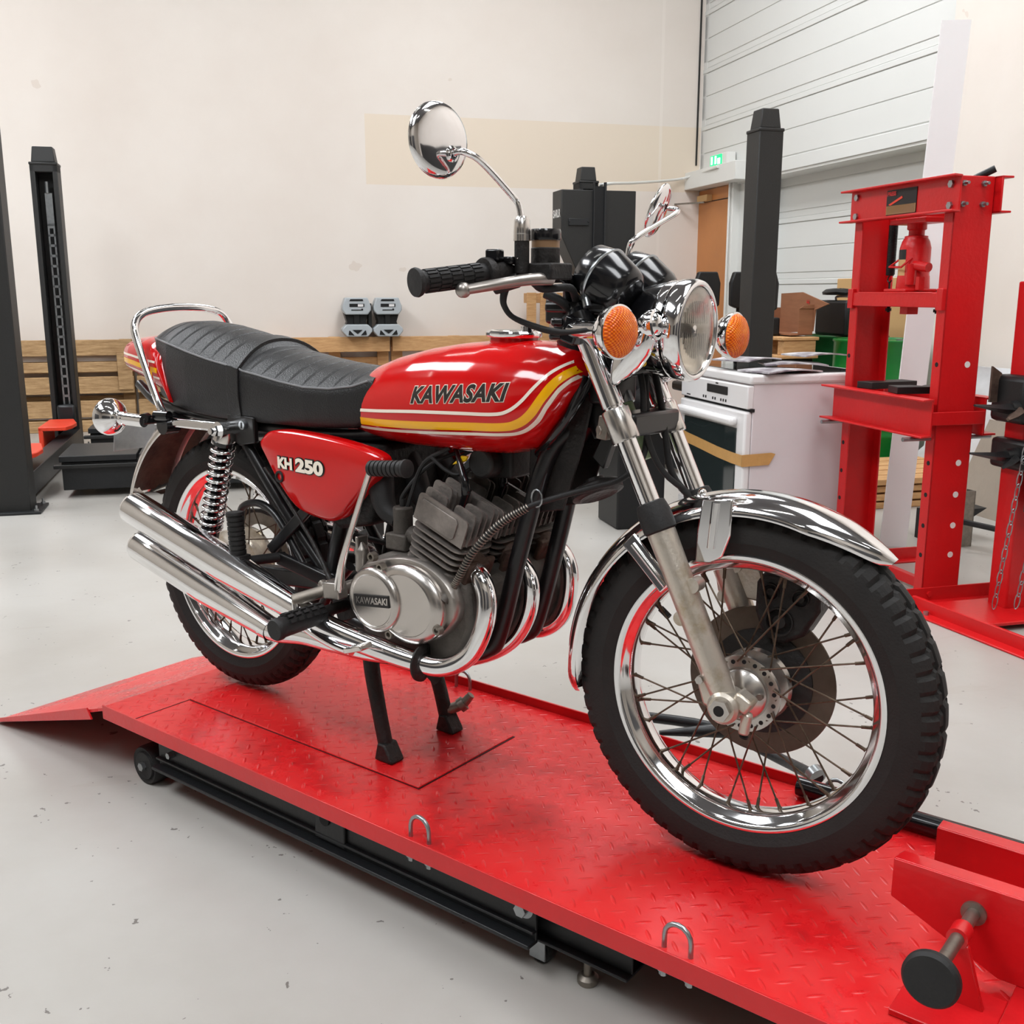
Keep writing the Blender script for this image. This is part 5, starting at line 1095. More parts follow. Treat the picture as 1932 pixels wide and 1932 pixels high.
# grab rail
gr = [(-0.065, -0.148, 0.700), (-0.10, -0.147, 0.745), (-0.168, -0.143, 0.87), (-0.187, -0.136, 0.915), (-0.190, -0.11, 0.942), (-0.188, -0.06, 0.953), (-0.187, 0, 0.956)]
B(MB().tube([V3(p) for p in gr]+[V3((p[0], -p[1], p[2])) for p in reversed(gr[:-1])], 0.0095, 16, 4), 'grab_rail', 'chrome', ang=60)
for s in (-1, 1): B(MB().beam((-0.12, s*0.14, 0.69), (0.17, s*0.143, 0.695), 0.02, 0.022), 'rail_bracket', 'chrome', 0.005)
B(MB().beam((-0.1, -0.14, 0.69), (-0.1, 0.14, 0.69), 0.03, 0.03), 'rear_cross_tube', 'black_paint', 0.005)
B(MB().cyl((-0.07, -0.158, 0.683), (-0.07, -0.12, 0.683), 0.022).cyl((-0.09, -0.16, 0.706), (-0.05, -0.15, 0.706), 0.012), 'rail_clamp', 'black_gloss')
for s in (-1, 1):
    indicator((-0.215, s*0.205, 0.698), (-1, -0.08*s*0, 0), [(-0.10, s*0.185, 0.694), (-0.17, s*0.20, 0.697)], None, R=0.045)
B(MB().cyl((-0.10, -0.19, 0.694), (-0.10, 0.19, 0.694), 0.009).cyl((-0.095, -0.19, 0.70), (-0.11, -0.17, 0.70), 0.012), 'indicator_stalk', 'black_gloss')
# rear fender, plate, tail light bracket
RA = V3((0, 0, 0.3296))
B(fender(RA, 0.425, math.radians(162), math.radians(84), 0.085, 0.055, None, 60, 0.03), 'rear_fender', 'chrome_worn', ang=50)
B(MB().lathe([(0.378, -0.078), (0.405, -0.062), (0.418, -0.03), (0.421, 0.0), (0.418, 0.03), (0.405, 0.062), (0.378, 0.078)], RA, (0, 1, 0), 40, a0=math.radians(-161), a1=math.radians(-86), ref=(1, 0, 0)), 'fender_liner', 'rust')
MBp = MB().beam((-0.43, 0, 0.655), (-0.445, 0, 0.575), 0.13, 0.003, (1, 0, 0)); B(MBp, 'number_plate', 'galv', 0.001)
B(MB().prism([(-0.40, 0.66), (-0.18, 0.70), (-0.06, 0.73), (-0.06, 0.69), (-0.2, 0.665)], -0.07, 0.07, XZ), 'tail_bracket', 'black_paint', 0.004)
# rear wheel
rwl, rh = wheel(RA, 0.32, 0.0465, None, (0.078, -0.028, 0.028), [(0.0, -0.058), (0.02, -0.058), (0.024, -0.05), (0.07, -0.048), (0.084, -0.044), (0.086, -0.034), (0.083, -0.022), (0.06, -0.018), (0.06, 0.02), (0.083, 0.024), (0.083, 0.034), (0.0, 0.034)], 'alu_dirty', 'r')
B(MB().lathe([(0.085, 0.060), (0.115, 0.060), (0.118, 0.064), (0.115, 0.068), (0.085, 0.068)], RA, (0, 1, 0), 60, closed=True), 'sprocket', 'dull_steel', par=rwl)
for s in (-1, 1):
    sgm = MB().beam((-0.03, s*0.098, 0.330), (0.45, s*0.088, 0.375), 0.03, 0.042)
    if s < 0: sgm.cyl((0.43, -0.12, 0.375), (0.43, 0.12, 0.375), 0.022)
    B(sgm, 'swingarm', 'black_paint', 0.006)
B(MB().cyl((0.0, -0.125, 0.3296), (0.0, 0.125, 0.3296), 0.009).hexbolt((0, -0.118, 0.3296), (0, -1, 0), 0.015, 0.012), 'axle', 'dull_steel', par=rwl)
B(MB().tube([(0.45, 0.066, 0.43), (0.0, 0.066, 0.447), (-0.083, 0.066, 0.413), (-0.118, 0.066, 0.33), (-0.083, 0.066, 0.247), (0.0, 0.066, 0.212), (0.45, 0.066, 0.31), (0.49, 0.066, 0.37)], 0.007, 8, 3, loop=True), 'drive_chain', 'black_grime')
# shocks
for s in (-1, 1):
    a, b = V3((0.155, s*0.143, 0.690)), V3((0.040, s*0.135, 0.375)); d = (b-a).normalized()
    sh = B(MB().cyl(a+d*0.0, a+d*0.31, 0.0125, n=20).lathe([(0.0, 0.235), (0.021, 0.235), (0.0225, 0.24), (0.0225, 0.315), (0.015, 0.33), (0, 0.33)], a, d, 28).cyl(b+V3((0, -0.018, 0)), b+V3((0, 0.018, 0)), 0.018).lathe([(0.019, 0.022), (0.0275, 0.026), (0.0275, 0.034)], a, d, 28), 'shock_absorber', 'black_gloss', ang=50)
    u, w_, _ = basis(d); pts = []
    T = 12
    for i in range(T*16+1):
        t = i/(T*16); an = 2*pi*i/16; pts.append(a+d*(0.032+0.225*t)+(u*math.cos(an)+w_*math.sin(an))*0.0245)
    B(MB().tube(pts, 0.0042, 8), 'spring', 'chrome', ang=60, par=sh)
    B(MB().lathe([(0.0, 0.0), (0.02, 0.0), (0.025, 0.01), (0.026, 0.03), (0.0, 0.03)], a, d, 28), 'spring_cap', 'chrome_worn', par=sh)
    B(MB().cyl(a+V3((0, -0.022*1, 0)), a+V3((0, 0.022, 0)), 0.02).hexbolt(a+V3((0, 0.022*s, 0)), (0, s, 0), 0.013, 0.012).cyl(a+V3((0, s*0.034, 0)), a+V3((0, s*0.043, 0)), 0.007), 'top_eye', 'chrome', par=sh)
for y in (-0.132, 0.118): B(MB().prism([(0.145, 0.725), (0.24, 0.722), (0.24, 0.665), (0.185, 0.655), (0.15, 0.67)], y, y+0.014, XZ), 'seat_lock_plate', 'black_paint', 0.003)
lk = B(MB().cyl((0.205, -0.138, 0.703), (0.205, -0.130, 0.703), 0.010), 'seat_lock', 'galv'); B(MB().box(0.203, 0.207, -0.1385, -0.1375, 0.697, 0.709), 'keyhole', 'slot', par=lk)
# frame
k = MB()
for s in (-1, 1):
    k.tube([(1.03, s*0.02, 0.76), (0.985, s*0.05, 0.70), (0.935, s*0.062, 0.53), (0.882, s*0.062, 0.345), (0.85, s*0.062, 0.30), (0.78, s*0.065, 0.283), (0.55, s*0.075, 0.283), (0.47, s*0.08, 0.30), (0.43, s*0.085, 0.375), (0.46, s*0.085, 0.50), (0.52, s*0.08, 0.69)], 0.017, 14, 4)
    k.tube([(0.98, s*0.03, 0.82), (0.7, s*0.045, 0.73), (0.5, s*0.085, 0.700), (0.2, s*0.10, 0.698), (-0.15, s*0.09, 0.72), (-0.32, s*0.05, 0.76)], 0.0125, 12, 4)
    k.tube([(0.43, s*0.09, 0.37), (0.30, s*0.105, 0.52), (0.17, s*0.115, 0.68)], 0.0125, 12, 4)
    k.tube([(0.40, s*0.10, 0.30), (0.44, s*0.1, 0.36), (0.50, s*0.1, 0.42)], 0.012, 12, 4)
k.cyl((1.085, 0, 0.745), (1.0, 0, 0.915), 0.03)
fr = B(k, 'frame', 'black_paint', ang=60)
for s in (-1, 1): B(MB().prism([(1.02, 0.885), (1.075, 0.80), (1.055, 0.72), (1.015, 0.60), (0.945, 0.585), (0.935, 0.655), (0.94, 0.80)], s*0.04-0.003, s*0.04+0.003, XZ), 'head_gusset', 'black_grime', 0.003, par=fr)
B(MB().prism([(0.80, 0.665), (0.87, 0.69), (0.885, 0.665), (0.83, 0.65)], -0.05, -0.044, XZ), 'coil_bracket', 'black_paint', 0.002)
B(MB().tube([(0.96, -0.045, 0.70), (1.02, -0.075, 0.745), (1.06, -0.07, 0.80), (1.08, -0.04, 0.86)], 0.009, 10, 5).tube([(0.99, -0.06, 0.715), (1.045, -0.08, 0.775), (1.07, -0.06, 0.85)], 0.006, 8, 5), 'wiring_loom', 'black_gloss')
hn = MB().lathe([(0.0, 0.0), (0.02, 0.0), (0.022, 0.008), (0.045, 0.012), (0.049, 0.016), (0.049, 0.028), (0.0, 0.030)], (1.052, 0.0, 0.655), (0.45, -0.15, -0.8), 36); hno = B(hn, 'horn', 'black_grime')
B(MB().lathe([(0.0, 0.0295), (0.03, 0.0305), (0.036, 0.033), (0.04, 0.031), (0.049, 0.029)], (1.052, 0.0, 0.655), (0.45, -0.15, -0.8), 36), 'horn_grille', 'black_grime', par=hno)
B(MB().prism([(1.06, 0.70), (1.10, 0.78), (1.115, 0.76), (1.085, 0.68)], -0.02, 0.0, XZ), 'horn_bracket', 'black_paint', 0.003)
# engine
ec = MB().prism([(0.575, 0.36), (0.60, 0.46), (0.66, 0.485), (0.80, 0.495), (0.875, 0.45), (0.885, 0.37), (0.85, 0.30), (0.78, 0.275), (0.64, 0.275), (0.59, 0.31)], -0.155, 0.165, XZ)
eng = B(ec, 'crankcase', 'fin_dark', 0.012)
out = [(0.592, 0.400), (0.598, 0.436), (0.625, 0.462), (0.655, 0.474), (0.70, 0.488), (0.75, 0.494), (0.80, 0.486), (0.845, 0.462), (0.868, 0.43), (0.866, 0.395), (0.845, 0.365), (0.82, 0.345), (0.79, 0.333), (0.74, 0.328), (0.69, 0.330), (0.645, 0.340), (0.612, 0.362)]
cx_, cz_ = 0.735, 0.41
def scaled(poly, f, dx=0, dz=0): return [(cx_+(x-cx_)*f+dx, cz_+(z-cz_)*f+dz) for x, z in poly]
def smooth(poly, n=4):
    P = [V3((a, 0, b)) for a, b in poly]; P = [P[-1]]+P+[P[0], P[1]]; o = crom(P, n)
    return [(p.x, p.z) for p in o[n:-n-0][: len(poly)*n]]
so = smooth(out)
cv = MB().loft([[V3((a, y, b)) for a, b in scaled(so, f)] for y, f in ((-0.15, 1.0), (-0.166, 1.0), (-0.175, 0.985), (-0.179, 0.955))]); cov = B(cv, 'engine_cover', 'alu', ang=45)
l1 = [(0.665+0.0*t, 0) for t in ()]
lobe = [(0.676+0.070*math.cos(t*pi/20)*(1.0 if math.cos(t*pi/20) < 0 else 0.98), 0.402+0.066*math.sin(t*pi/20)) for t in range(40)]
lobe2 = [(0.752+0.094*math.cos(t*pi/20), 0.404+0.079*math.sin(t*pi/20)) for t in range(40)]
def lob(l, c, ys): return MB().loft([[V3((c[0]+(a-c[0])*f, y, c[1]+(b-c[1])*f)) for a, b in l] for y, f in ys])
B(lob(lobe2, (0.752, 0.404), ((-0.165, 1.0), (-0.186, 1.0), (-0.192, 0.97), (-0.2, 0.82), (-0.201, 0.78), (-0.1985, 0.76), (-0.1985, 0.3))), 'clutch_cover', 'alu_pol', ang=40, par=cov)
B(lob(lobe, (0.676, 0.402), ((-0.17, 1.02), (-0.199, 1.0), (-0.206, 0.94), (-0.2095, 0.84), (-0.2095, 0.80), (-0.2075, 0.77), (-0.2075, 0.3))), 'pump_cover', 'alu_pol', ang=40, par=cov)
B(MB().prism([(0.627, 0.408), (0.631, 0.384), (0.725, 0.396), (0.722, 0.420)], -0.2105, -0.2065, XZ), 'badge_plate', 'ink', 0.001, par=cov)
text3d('KAWASAKI', 0.0185, (0.678, -0.2112, 0.402), V3((1, 0, 0.125)), (0, 0, 1), 'alu_pol', cov, off=0.0006, xs=0.95)
for x, z in ((0.688, 0.468), (0.835, 0.37), (0.708, 0.336), (0.665, 0.486)): B(MB().lathe([(0.0, 0.004), (0.005, 0.004), (0.005, 0.012), (0.009, 0.012), (0.010, 0.0)], (x, -0.186, z), (0, -1, 0), 18), 'cover_screw', 'dull_steel', par=cov)
B(MB().lathe([(0.0, 0.026), (0.004, 0.026), (0.014, 0.012), (0.016, 0.008), (0.016, 0.0)], (0.575, -0.135, 0.468), (0, -0.1, 1), 20).box(0.571, 0.579, -0.15, -0.12, 0.475, 0.505).cyl((0.575, -0.135, 0.43), (0.575, -0.135, 0.47), 0.014), 'oil_filler_cap', 'alu', 0.002)
# cylinders, leaning forward
CI = math.radians(21); CU = V3((math.sin(CI), 0, math.cos(CI))); CF = V3((math.cos(CI), 0, -math.sin(CI))); CB = V3((0.778, 0, 0.466))
def cpt(f, y, u): return CB+CF*f+V3((0, y, 0))+CU*u
def rrect(cx, w, d, r, n=4):
    o = []
    for sx, sy, a0 in ((1, 1, 0), (-1, 1, pi/2), (-1, -1, pi), (1, -1, 1.5*pi)):
        for i in range(n+1):
            a = a0+pi/2*i/n; o.append((sx*(d-r)+r*math.cos(a), cx+sy*(w-r)+r*math.sin(a)))
    return o
PLT = ((-0.048, 0.095), (0.036, 0.095), (0.042, 0.101), (0.042, 0.132), (0.036, 0.138), (-0.048, 0.138), (-0.053, 0.132), (-0.053, 0.101))
for yc in (-0.112, 0.0, 0.112):
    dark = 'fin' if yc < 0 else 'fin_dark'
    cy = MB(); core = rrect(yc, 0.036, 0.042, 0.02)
    cy.loft([[cpt(a, b, u) for a, b in core] for u in (0.0, 0.085)])
    for i in range(6):
        u = 0.008+i*0.0135; g = rrect(yc, 0.0545, 0.062+0.004*(i > 2), 0.022)
        cy.loft([[cpt(a, b, u+t) for a, b in g] for t in (0, 0.0032)])
    cyl = B(cy, 'cylinder', dark, ang=40)
    hd = MB(); hd.loft([[cpt(a, b, u) for a, b in rrect(yc, 0.05, 0.06, 0.02)] for u in (0.088, 0.104)])
    for i in range(7):
        y = yc-0.051+i*0.0170; edge = (i in (0, 6))
        h = (0.146, 0.156, 0.168, 0.160, 0.168, 0.156, 0.150)[i]
        d_ = 0.064
        if 2 <= i <= 4: segs = ((-d_, -0.016, h), (0.022, d_, h-0.006))
        elif i in (1, 5): segs = ((-d_, -0.008, h), (0.012, d_, h))
        else: segs = ((-d_, d_, h),)
        for f0, f1_, hh in segs:
            r = 0.008
            pl = [(f0, 0.09), (f1_, 0.09), (f1_, hh-r), (f1_-r*0.3, hh-r*0.3), (f1_-r, hh), (f0+r, hh), (f0+r*0.3, hh-r*0.3), (f0, hh-r)]
            vs = [cpt(a, y-0.0019, b) for a, b in pl]+[cpt(a, y+0.0019, b) for a, b in pl]; n_ = len(pl)
            hd.add(vs, [tuple(range(n_))[::-1], tuple(range(n_, 2*n_))]+[(q, (q+1) % n_, n_+(q+1) % n_, n_+q) for q in range(n_)])
    hd.cyl(cpt(0.002, yc, 0.1), cpt(0.002, yc, 0.135), 0.012)
    head = B(hd, 'cylinder_head', dark, ang=40)
    if yc < -0.1: B(MB().add([cpt(a, yc-0.0555, b) for a, b in PLT]+[cpt(a, yc-0.05, b) for a, b in PLT], [tuple(range(8))]+[(q, (q+1) % 8, 8+(q+1) % 8, 8+q) for q in range(8)]), 'head_side_plate', 'fin', 0.001, par=head)
    B(MB().cyl(cpt(0.002, yc, 0.13), cpt(0.002, yc, 0.175), 0.008, n=16).tube([cpt(0.002, yc, 0.165), cpt(-0.012, yc, 0.19), cpt(-0.06, yc*0.8, 0.215), cpt(-0.12, yc*0.4, 0.22)], [0.0095, 0.008, 0.005, 0.005], 12, 4), 'spark_plug_cap', 'black_gloss', par=head)
    B(MB().tube([cpt(0.045, yc, 0.045), cpt(0.075, yc, 0.042), cpt(0.085, yc, 0.038)], [0.03, 0.028, 0.026], 18).obox(cpt(0.080, yc, 0.04), (0.012, 0.076, 0.05), Matrix.Rotation(CI, 4, 'Y')), 'exhaust_flange', 'rust', 0.004, par=cyl)
    # carburettor and intake
    cb_ = MB().cyl(cpt(-0.05, yc, 0.03), cpt(-0.10, yc, 0.02), 0.019).cyl((0.672, yc, 0.50), (0.672, yc, 0.575), 0.02).box(0.645, 0.70, yc-0.025, yc+0.025, 0.488, 0.522)
    cbo = B(cb_, 'carburettor', 'fin_dark', 0.004)
    B(MB().tube([(0.66, yc, 0.545), (0.625, yc, 0.565), (0.60, yc*0.9, 0.61), (0.57, yc*0.7, 0.655)], [0.018, 0.022, 0.028, 0.032], 18, 5), 'intake_boot', 'rubber', par=cbo)
    B(MB().tube([(0.672, yc, 0.57), (0.675, yc, 0.60), (0.72, yc*0.7, 0.66), (0.80, yc*0.3, 0.70)], 0.004, 8, 5).cyl((0.672, yc, 0.575), (0.672, yc, 0.59), 0.006), 'throttle_cable', 'rubber', par=cbo)
B(MB().prism([(0.40, 0.69), (0.60, 0.685), (0.60, 0.60), (0.575, 0.52), (0.48, 0.50), (0.40, 0.54)], -0.11, 0.11, XZ), 'air_box', 'black_grime', 0.01)
B(MB().box(0.82, 0.90, -0.05, 0.02, 0.645, 0.70).cyl((0.85, -0.085, 0.675), (0.85, -0.02, 0.675), 0.03), 'ignition_coil', 'lift_post', 0.006)
B(MB().prism([(0.788, 0.668), (0.812, 0.688), (0.828, 0.688), (0.822, 0.678), (0.806, 0.672)], -0.095, -0.088, XZ), 'fuel_tap_tag', 'yellow_tag', 0.002)
B(MB().tube([(0.78, -0.09, 0.70), (0.72, -0.10, 0.665), (0.69, -0.105, 0.60), (0.675, -0.112, 0.545)], 0.0045, 8, 5).tube([(0.86, -0.06, 0.69), (0.80, -0.08, 0.65), (0.77, -0.09, 0.655), (0.74, -0.1, 0.68)], 0.004, 8, 5), 'fuel_hose', 'rubber')
# exhausts
def pipe(pts, r, n=24, sm=7): return MB().tube(pts, r, n, sm)
ex1 = B(pipe([cpt(0.06, -0.112, 0.04), (0.885, -0.128, 0.470), (0.905, -0.133, 0.430), (0.902, -0.14, 0.375), (0.875, -0.15, 0.318), (0.825, -0.165, 0.288), (0.76, -0.182, 0.290), (0.66, -0.20, 0.305), (0.56, -0.210, 0.320), (0.50, -0.2125, 0.334)], [0.0195, 0.0195, 0.0195, 0.0195, 0.0195, 0.020, 0.021, 0.023, 0.025, 0.027]), 'exhaust_pipe', 'chrome', ang=70)
def muffler(p, q, r0, r1, par, nm='muffler'):
    p, q = V3(p), V3(q); d = (q-p); L = d.length
    m = B(MB().lathe([(r0, 0.0), (r0*1.02, 0.03), (r1, L*0.45), (r1, L-0.014), (r1-0.003, L-0.004), (r1-0.010, L), (r1-0.014, L), (r1-0.016, L-0.010), (0.016, L-0.010), (0.016, L-0.05), (0.0, L-0.05)], p, d.normalized(), 48), nm, 'chrome', ang=50, par=par); return m
muffler((0.53, -0.2115, 0.327), (-0.135, -0.212, 0.487), 0.0255, 0.0405, ex1)
ex2 = B(pipe([cpt(0.06, 0.0, 0.04), (0.880, 0.0, 0.470), (0.906, 0.0, 0.428), (0.898, 0.0, 0.365), (0.86, -0.005, 0.305), (0.80, -0.03, 0.268), (0.72, -0.08, 0.255), (0.62, -0.14, 0.262), (0.53, -0.172, 0.272), (0.44, -0.180, 0.274), (0.36, -0.182, 0.266), (0.31, -0.183, 0.270)], [0.0195]*9+[0.021, 0.024, 0.027]), 'exhaust_pipe', 'chrome', ang=70)
muffler((0.335, -0.183, 0.2655), (-0.165, -0.184, 0.385), 0.0262, 0.0385, ex2)
ex3 = B(pipe([cpt(0.06, 0.112, 0.04), (0.885, 0.128, 0.470), (0.907, 0.133, 0.425), (0.895, 0.136, 0.345), (0.85, 0.14, 0.295), (0.78, 0.155, 0.275), (0.66, 0.19, 0.29), (0.52, 0.2, 0.315)], 0.0195), 'exhaust_pipe', 'chrome', ang=70)
muffler((0.53, 0.2, 0.315), (-0.165, 0.205, 0.46), 0.022, 0.0405, ex3)
B(MB().tube([(0.775, -0.156, 0.300), (0.777, -0.164, 0.312), (0.78, -0.177, 0.3165), (0.782, -0.196, 0.308), (0.782, -0.203, 0.290), (0.782, -0.197, 0.272), (0.78, -0.178, 0.263), (0.778, -0.162, 0.268), (0.79, -0.145, 0.245)], 0.0055, 10, 4, flat=2.2), 'exhaust_strap', 'black_grime', par=ex1)
# centre stand
for s in (-1, 1):
    k = MB().tube([(0.53, s*0.075, 0.275), (0.545, s*0.088, 0.20), (0.572, s*0.096, 0.11), (0.595, s*0.098, 0.022)], [0.021, 0.018, 0.0165, 0.0165], 12, 4)
    cso = B(k, 'centre_stand', 'black_grime', ang=50)
    B(MB().prism([(0.575, 0.005), (0.628, 0.005), (0.625, 0.014), (0.606, 0.045), (0.585, 0.045)], s*0.098-0.02, s*0.098+0.02, XZ), 'stand_foot', 'black_grime', 0.004, par=cso)
B(MB().cyl((0.535, -0.09, 0.245), (0.535, 0.09, 0.245), 0.013), 'stand_shaft', 'black_grime')
B(MB().tube([(0.592, 0.098, 0.05), (0.615, 0.128, 0.062), (0.632, 0.140, 0.085)], [0.013, 0.012, 0.009], 12, 3).cyl((0.612, 0.122, 0.058), (0.62, 0.13, 0.066), 0.017), 'stand_lever', 'dull_steel')
# side panels
sp_ = [(0.272, 0.668), (0.282, 0.683), (0.308, 0.699), (0.36, 0.705), (0.45, 0.703), (0.53, 0.697), (0.60, 0.688), (0.638, 0.679), (0.651, 0.668), (0.648, 0.652), (0.632, 0.636), (0.60, 0.606), (0.56, 0.568), (0.528, 0.539), (0.505, 0.527), (0.48, 0.524), (0.43, 0.529), (0.40, 0.535), (0.377, 0.546), (0.35, 0.568), (0.32, 0.60), (0.288, 0.644)]
sps = smooth(sp_, 4)
ctr = (0.455, 0.628)
def inner(f): return [(ctr[0]+(a-ctr[0])*f, ctr[1]+(b-ctr[1])*f) for a, b in sps]
for s in (-1, 1):
    pnl = MB().loft([[V3((a, s*y, b)) for a, b in inner(f)] for y, f in ((0.118, 1.0), (0.138, 1.0), (0.1425, 0.988), (0.1445, 0.965), (0.147, 0.945), (0.149, 0.91), (0.150, 0.6), (0.1505, 0.2))])
    pan = B(pnl, 'side_panel', 'red_paint', ang=40)
    if s < 0:
        b2 = BVHTree.FromPolygons([tuple(p) for p in pnl.v], [tuple(f) for f in pnl.f])
        g1, g2 = onto(b2, 0.001), onto(b2, 0.003)
        sl = V3((1, 0, -0.012))
        text3d('KH', 0.0315, (0.3655, 0, 0.6345), sl, (0, 0, 1), 'decal_black', pan, 'lettering_edge', off=0.0038, xs=1.12, fn=g1)
        text3d('250', 0.0375, (0.443, 0, 0.634), sl, (0, 0, 1), 'decal_black', pan, 'lettering_edge', off=0.0042, xs=1.5, fn=g1)
        text3d('KH', 0.0315, (0.3655, 0, 0.6345), sl, (0, 0, 1), 'stripe_white', pan, 'lettering', off=0.0018, xs=1.12, fn=g2)
        text3d('250', 0.0375, (0.443, 0, 0.634), sl, (0, 0, 1), 'stripe_white', pan, 'lettering', off=0.002, xs=1.5, fn=g2)
        B(MB().lathe([(0.0, -0.003), (0.0075, -0.003), (0.0085, 0.002), (0.0125, 0.002), (0.0135, -0.003)], (0.343, -0.1505, 0.604), (0, -1, 0), 28), 'grommet', 'rubber', par=pan)
# kick start, pedal, pegs
ks = MB().tube([(0.577, -0.203, 0.405), (0.588, -0.208, 0.44), (0.600, -0.21, 0.475), (0.628, -0.208, 0.545), (0.662, -0.205, 0.625), (0.678, -0.203, 0.662)], [0.011, 0.009, 0.0075, 0.006, 0.006, 0.0065], 16, 4)
kso = B(ks, 'kick_start_lever', 'chrome_worn', ang=60)
B(MB().obox((0.562, -0.2, 0.402), (0.045, 0.028, 0.034), Matrix.Rotation(-0.12, 4, 'Y')).cyl((0.565, -0.19, 0.40), (0.565, -0.13, 0.40), 0.014), 'kick_boss', 'alu', 0.003, par=kso)
kp = MB().lathe([(0.0, 0.0), (0.011, 0.0)]+[(r, 0.004+i*0.0115+t) for i in range(8) for r, t in ((0.0155, 0.0), (0.0155, 0.008), (0.0125, 0.0085), (0.0125, 0.011))]+[(0.0175, 0.096), (0.0175, 0.102), (0.013, 0.104), (0.0, 0.104)], (0.676, -0.203, 0.664), (1, -0.03, 0.10), 24)
B(kp, 'kick_pedal_rubber', 'rubber', ang=30, par=kso)
B(MB().tube([(0.49, -0.17, 0.395), (0.525, -0.185, 0.390), (0.545, -0.198, 0.392)], 0.011, 12).cyl((0.47, -0.235, 0.37), (0.525, -0.17, 0.392), 0.013).obox((0.53, -0.175, 0.395), (0.012, 0.045, 0.04), Matrix.Rotation(0.3, 4, 'Y')), 'pedal_pivot', 'dull_steel', 0.002)
bp = MB().tube([(0.475, -0.232, 0.372), (0.488, -0.236, 0.335), (0.52, -0.235, 0.315), (0.59, -0.238, 0.302), (0.650, -0.242, 0.300)], 0.0085, 12, 5); bpo = B(bp, 'brake_pedal', 'chrome', ang=60)
B(MB().obox((0.675, -0.248, 0.316), (0.052, 0.034, 0.012), Matrix.Rotation(-0.35, 4, 'Y')), 'pedal_pad', 'chrome_worn', 0.003, par=bpo)
for s in (-1, 1):
    pgb = MB().cyl((0.535, s*0.13, 0.352), (0.535, s*0.215, 0.352), 0.012).beam((0.50, s*0.14, 0.33), (0.57, s*0.14, 0.36), 0.012, 0.05); pg = B(pgb, 'foot_peg', 'black_grime', 0.002)
    r = MB().lathe([(0.0, 0), (0.018, 0.0), (0.0205, 0.004), (0.0205, 0.108), (0.0225, 0.112), (0.0225, 0.122), (0.020, 0.126), (0.0, 0.126)], (0.535, s*0.212, 0.351), (0, s, -0.04), 28)
    for j in range(5):
        for i in range(5):
            a = pi*(0.15+0.7*i/4); c = V3((0.535+0.0205*math.cos(a), s*(0.224+j*0.020), 0.351+0.0205*math.sin(a))); r.obox(c, (0.0065, 0.013, 0.005), Matrix.Rotation(pi/2-a, 4, 'Y'))
    B(r, 'peg_rubber', 'rubber', 0.0, par=pg)
    q = MB().lathe([(0.0, 0.0), (0.017, 0.0)]+[(rr, 0.004+i*0.0105+t) for i in range(8) for rr, t in ((0.0185, 0.0), (0.0185, 0.007), (0.0165, 0.0075), (0.0165, 0.010))]+[(0.0195, 0.09), (0.0185, 0.096), (0.0, 0.096)], (0.258, s*0.205, 0.428), (-0.05, 0, 1), 24); q.box(0.238, 0.282, s*0.205-0.015, s*0.205+0.015, 0.395, 0.43).cyl((0.262, s*0.20, 0.412), (0.30, s*0.11, 0.412), 0.011)
    B(q, 'passenger_peg', 'rubber', ang=30)
B(MB().beam((0.29, -0.12, 0.41), (0.47, -0.11, 0.375), 0.016, 0.03), 'peg_hanger', 'black_paint', 0.004); B(MB().beam((0.27, -0.125, 0.425), (0.395, -0.11, 0.54), 0.014, 0.026), 'peg_hanger', 'black_paint', 0.004)
B(MB().tube([(0.30, -0.155, 0.62), (0.36, -0.15, 0.56), (0.445, -0.15, 0.47), (0.51, -0.165, 0.405)], [0.003, 0.003, 0.0045, 0.0055], 10, 5), 'brake_switch_cable', 'black_grime')
B(MB().tube([(0.10, -0.075, 0.46), (0.13, -0.09, 0.50), (0.20, -0.10, 0.52), (0.27, -0.105, 0.50), (0.34, -0.11, 0.43), (0.38, -0.11, 0.38)], 0.009, 10, 5), 'torque_arm', 'black_paint')
# cables
tc = [(0.842, -0.165, 0.436), (0.862, -0.163, 0.470), (0.893, -0.155, 0.525), (0.94, -0.135, 0.580), (0.985, -0.11, 0.613), (1.04, -0.08, 0.636), (1.085, -0.05, 0.652), (1.135, -0.03, 0.672), (1.16, 0.0, 0.72), (1.14, 0.03, 0.85), (1.13, 0.05, 0.97)]
tcm = B(MB().tube(tc, 0.0055, 10, 5), 'tachometer_cable', 'rubber', ang=60)
P_ = crom(tc[:5], 12); k = MB()
pp_ = []
tot = len(P_)-1; turns = 46
for i in range(turns*8+1):
    t = i/(turns*8)*tot; a = int(min(t, tot-1e-6)); p = P_[a].lerp(P_[a+1], t-a); d = (P_[a+1]-P_[a]).normalized(); u, w_, _ = basis(d); an = 2*pi*i/8
    pp_.append(p+(u*math.cos(an)+w_*math.sin(an))*0.0068)
B(k.tube(pp_, 0.0016, 5), 'cable_spring', 'dull_steel', ang=60, par=tcm)
B(MB().cyl((0.838, -0.178, 0.424), (0.846, -0.163, 0.443), 0.012, 0.009), 'cable_end', 'fin_dark', par=tcm)
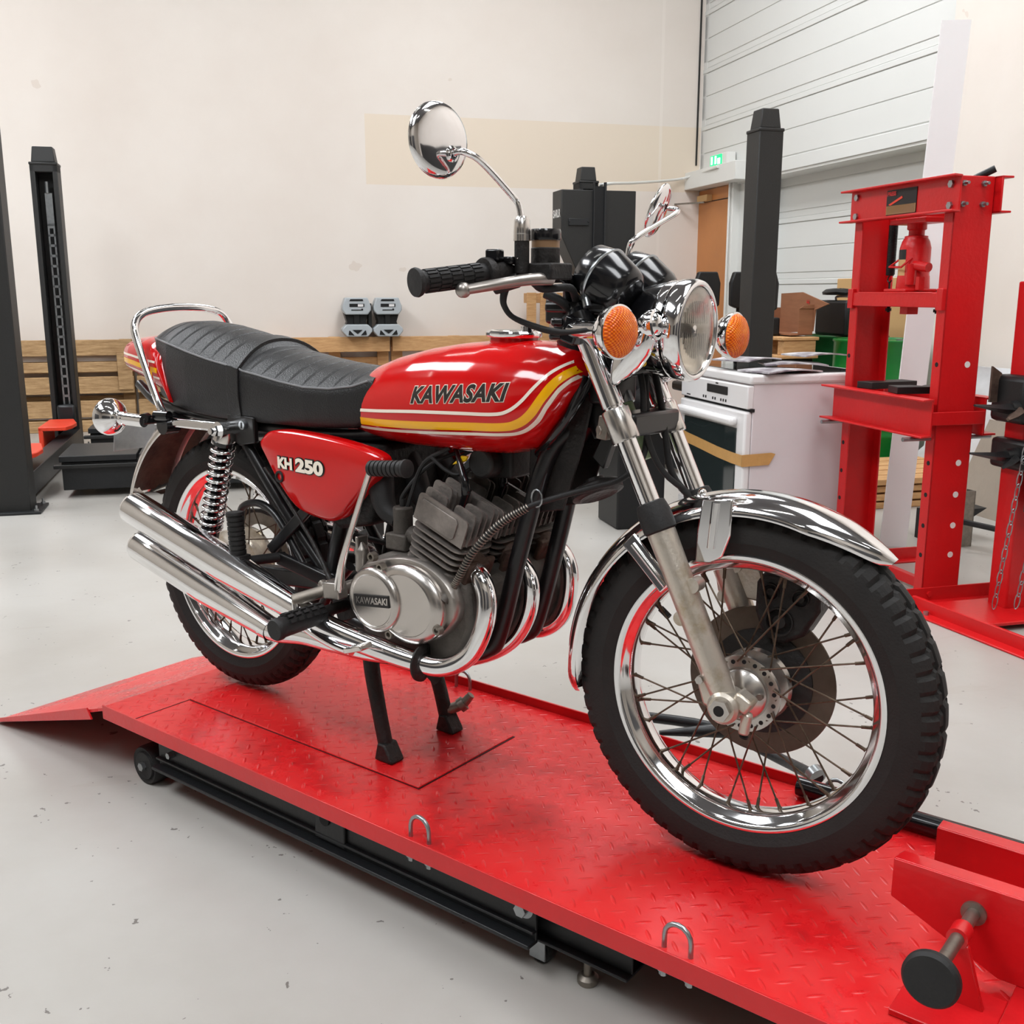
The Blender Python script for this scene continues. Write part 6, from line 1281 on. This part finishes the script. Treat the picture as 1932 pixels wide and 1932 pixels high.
B(MB().tube([(1.0+0.012*math.cos(i*pi/6), -0.105, 0.63+0.016*math.sin(i*pi/6)) for i in range(13)], 0.0016, 6), 'cable_clip', 'galv', par=tcm)
B(MB().tube([(1.035, -0.235, 1.006), (1.028, -0.235, 0.985), (1.028, -0.232, 0.970), (1.04, -0.225, 0.953), (1.07, -0.205, 0.938), (1.095, -0.185, 0.930), (1.12, -0.165, 0.930), (1.16, -0.13, 0.938), (1.18, -0.10, 0.945)], [0.007, 0.006, 0.005, 0.0045, 0.0055, 0.0055, 0.004, 0.004, 0.004], 12, 5), 'throttle_cable', 'rubber', ang=60)
B(MB().tube([(1.07, -0.21, 1.008), (1.075, -0.19, 0.998), (1.09, -0.14, 1.0), (1.075, -0.10, 0.985), (1.05, -0.05, 0.96), (1.08, 0.0, 0.92), (1.12, 0.03, 0.85)], 0.0065, 10, 5), 'brake_hose', 'rubber', ang=60)
B(MB().tube([(1.09, 0.05, 0.97), (1.13, 0.06, 0.88), (1.16, 0.05, 0.80), (1.175, 0.045, 0.74), (1.19, 0.06, 0.66), (1.26, 0.11, 0.58), (1.31, 0.115, 0.54)], 0.0065, 10, 5).tube([(1.10, 0.02, 0.95), (1.15, 0.0, 0.84), (1.165, -0.01, 0.76), (1.18, 0.03, 0.68), (1.22, 0.10, 0.62)], 0.0055, 10, 5), 'control_cable', 'rubber', ang=60)
B(MB().tube([(1.03, -0.085, 0.93), (1.06, -0.08, 0.955), (1.09, -0.05, 0.985)], 0.012, 10, 4).tube([(1.02, -0.11, 0.99), (1.05, -0.10, 0.975), (1.06, -0.06, 0.94), (1.08, -0.03, 0.90)], 0.008, 10, 4), 'wiring_loom', 'rubber', ang=60)
gh = B(MB().cyl((1.105, 0.02, 0.80), (1.15, 0.015, 0.70), 0.013, n=20), 'steering_damper_sleeve', 'green_hose'); B(MB().cyl((1.098, 0.021, 0.815), (1.107, 0.02, 0.797), 0.016, n=20), 'sleeve_clamp', 'galv', par=gh)
B(MB().box(1.07, 1.11, -0.05, 0.05, 0.80, 0.88).box(1.10, 1.15, -0.06, 0.06, 0.85, 0.90), 'headlight_bracket', 'black_paint', 0.006)
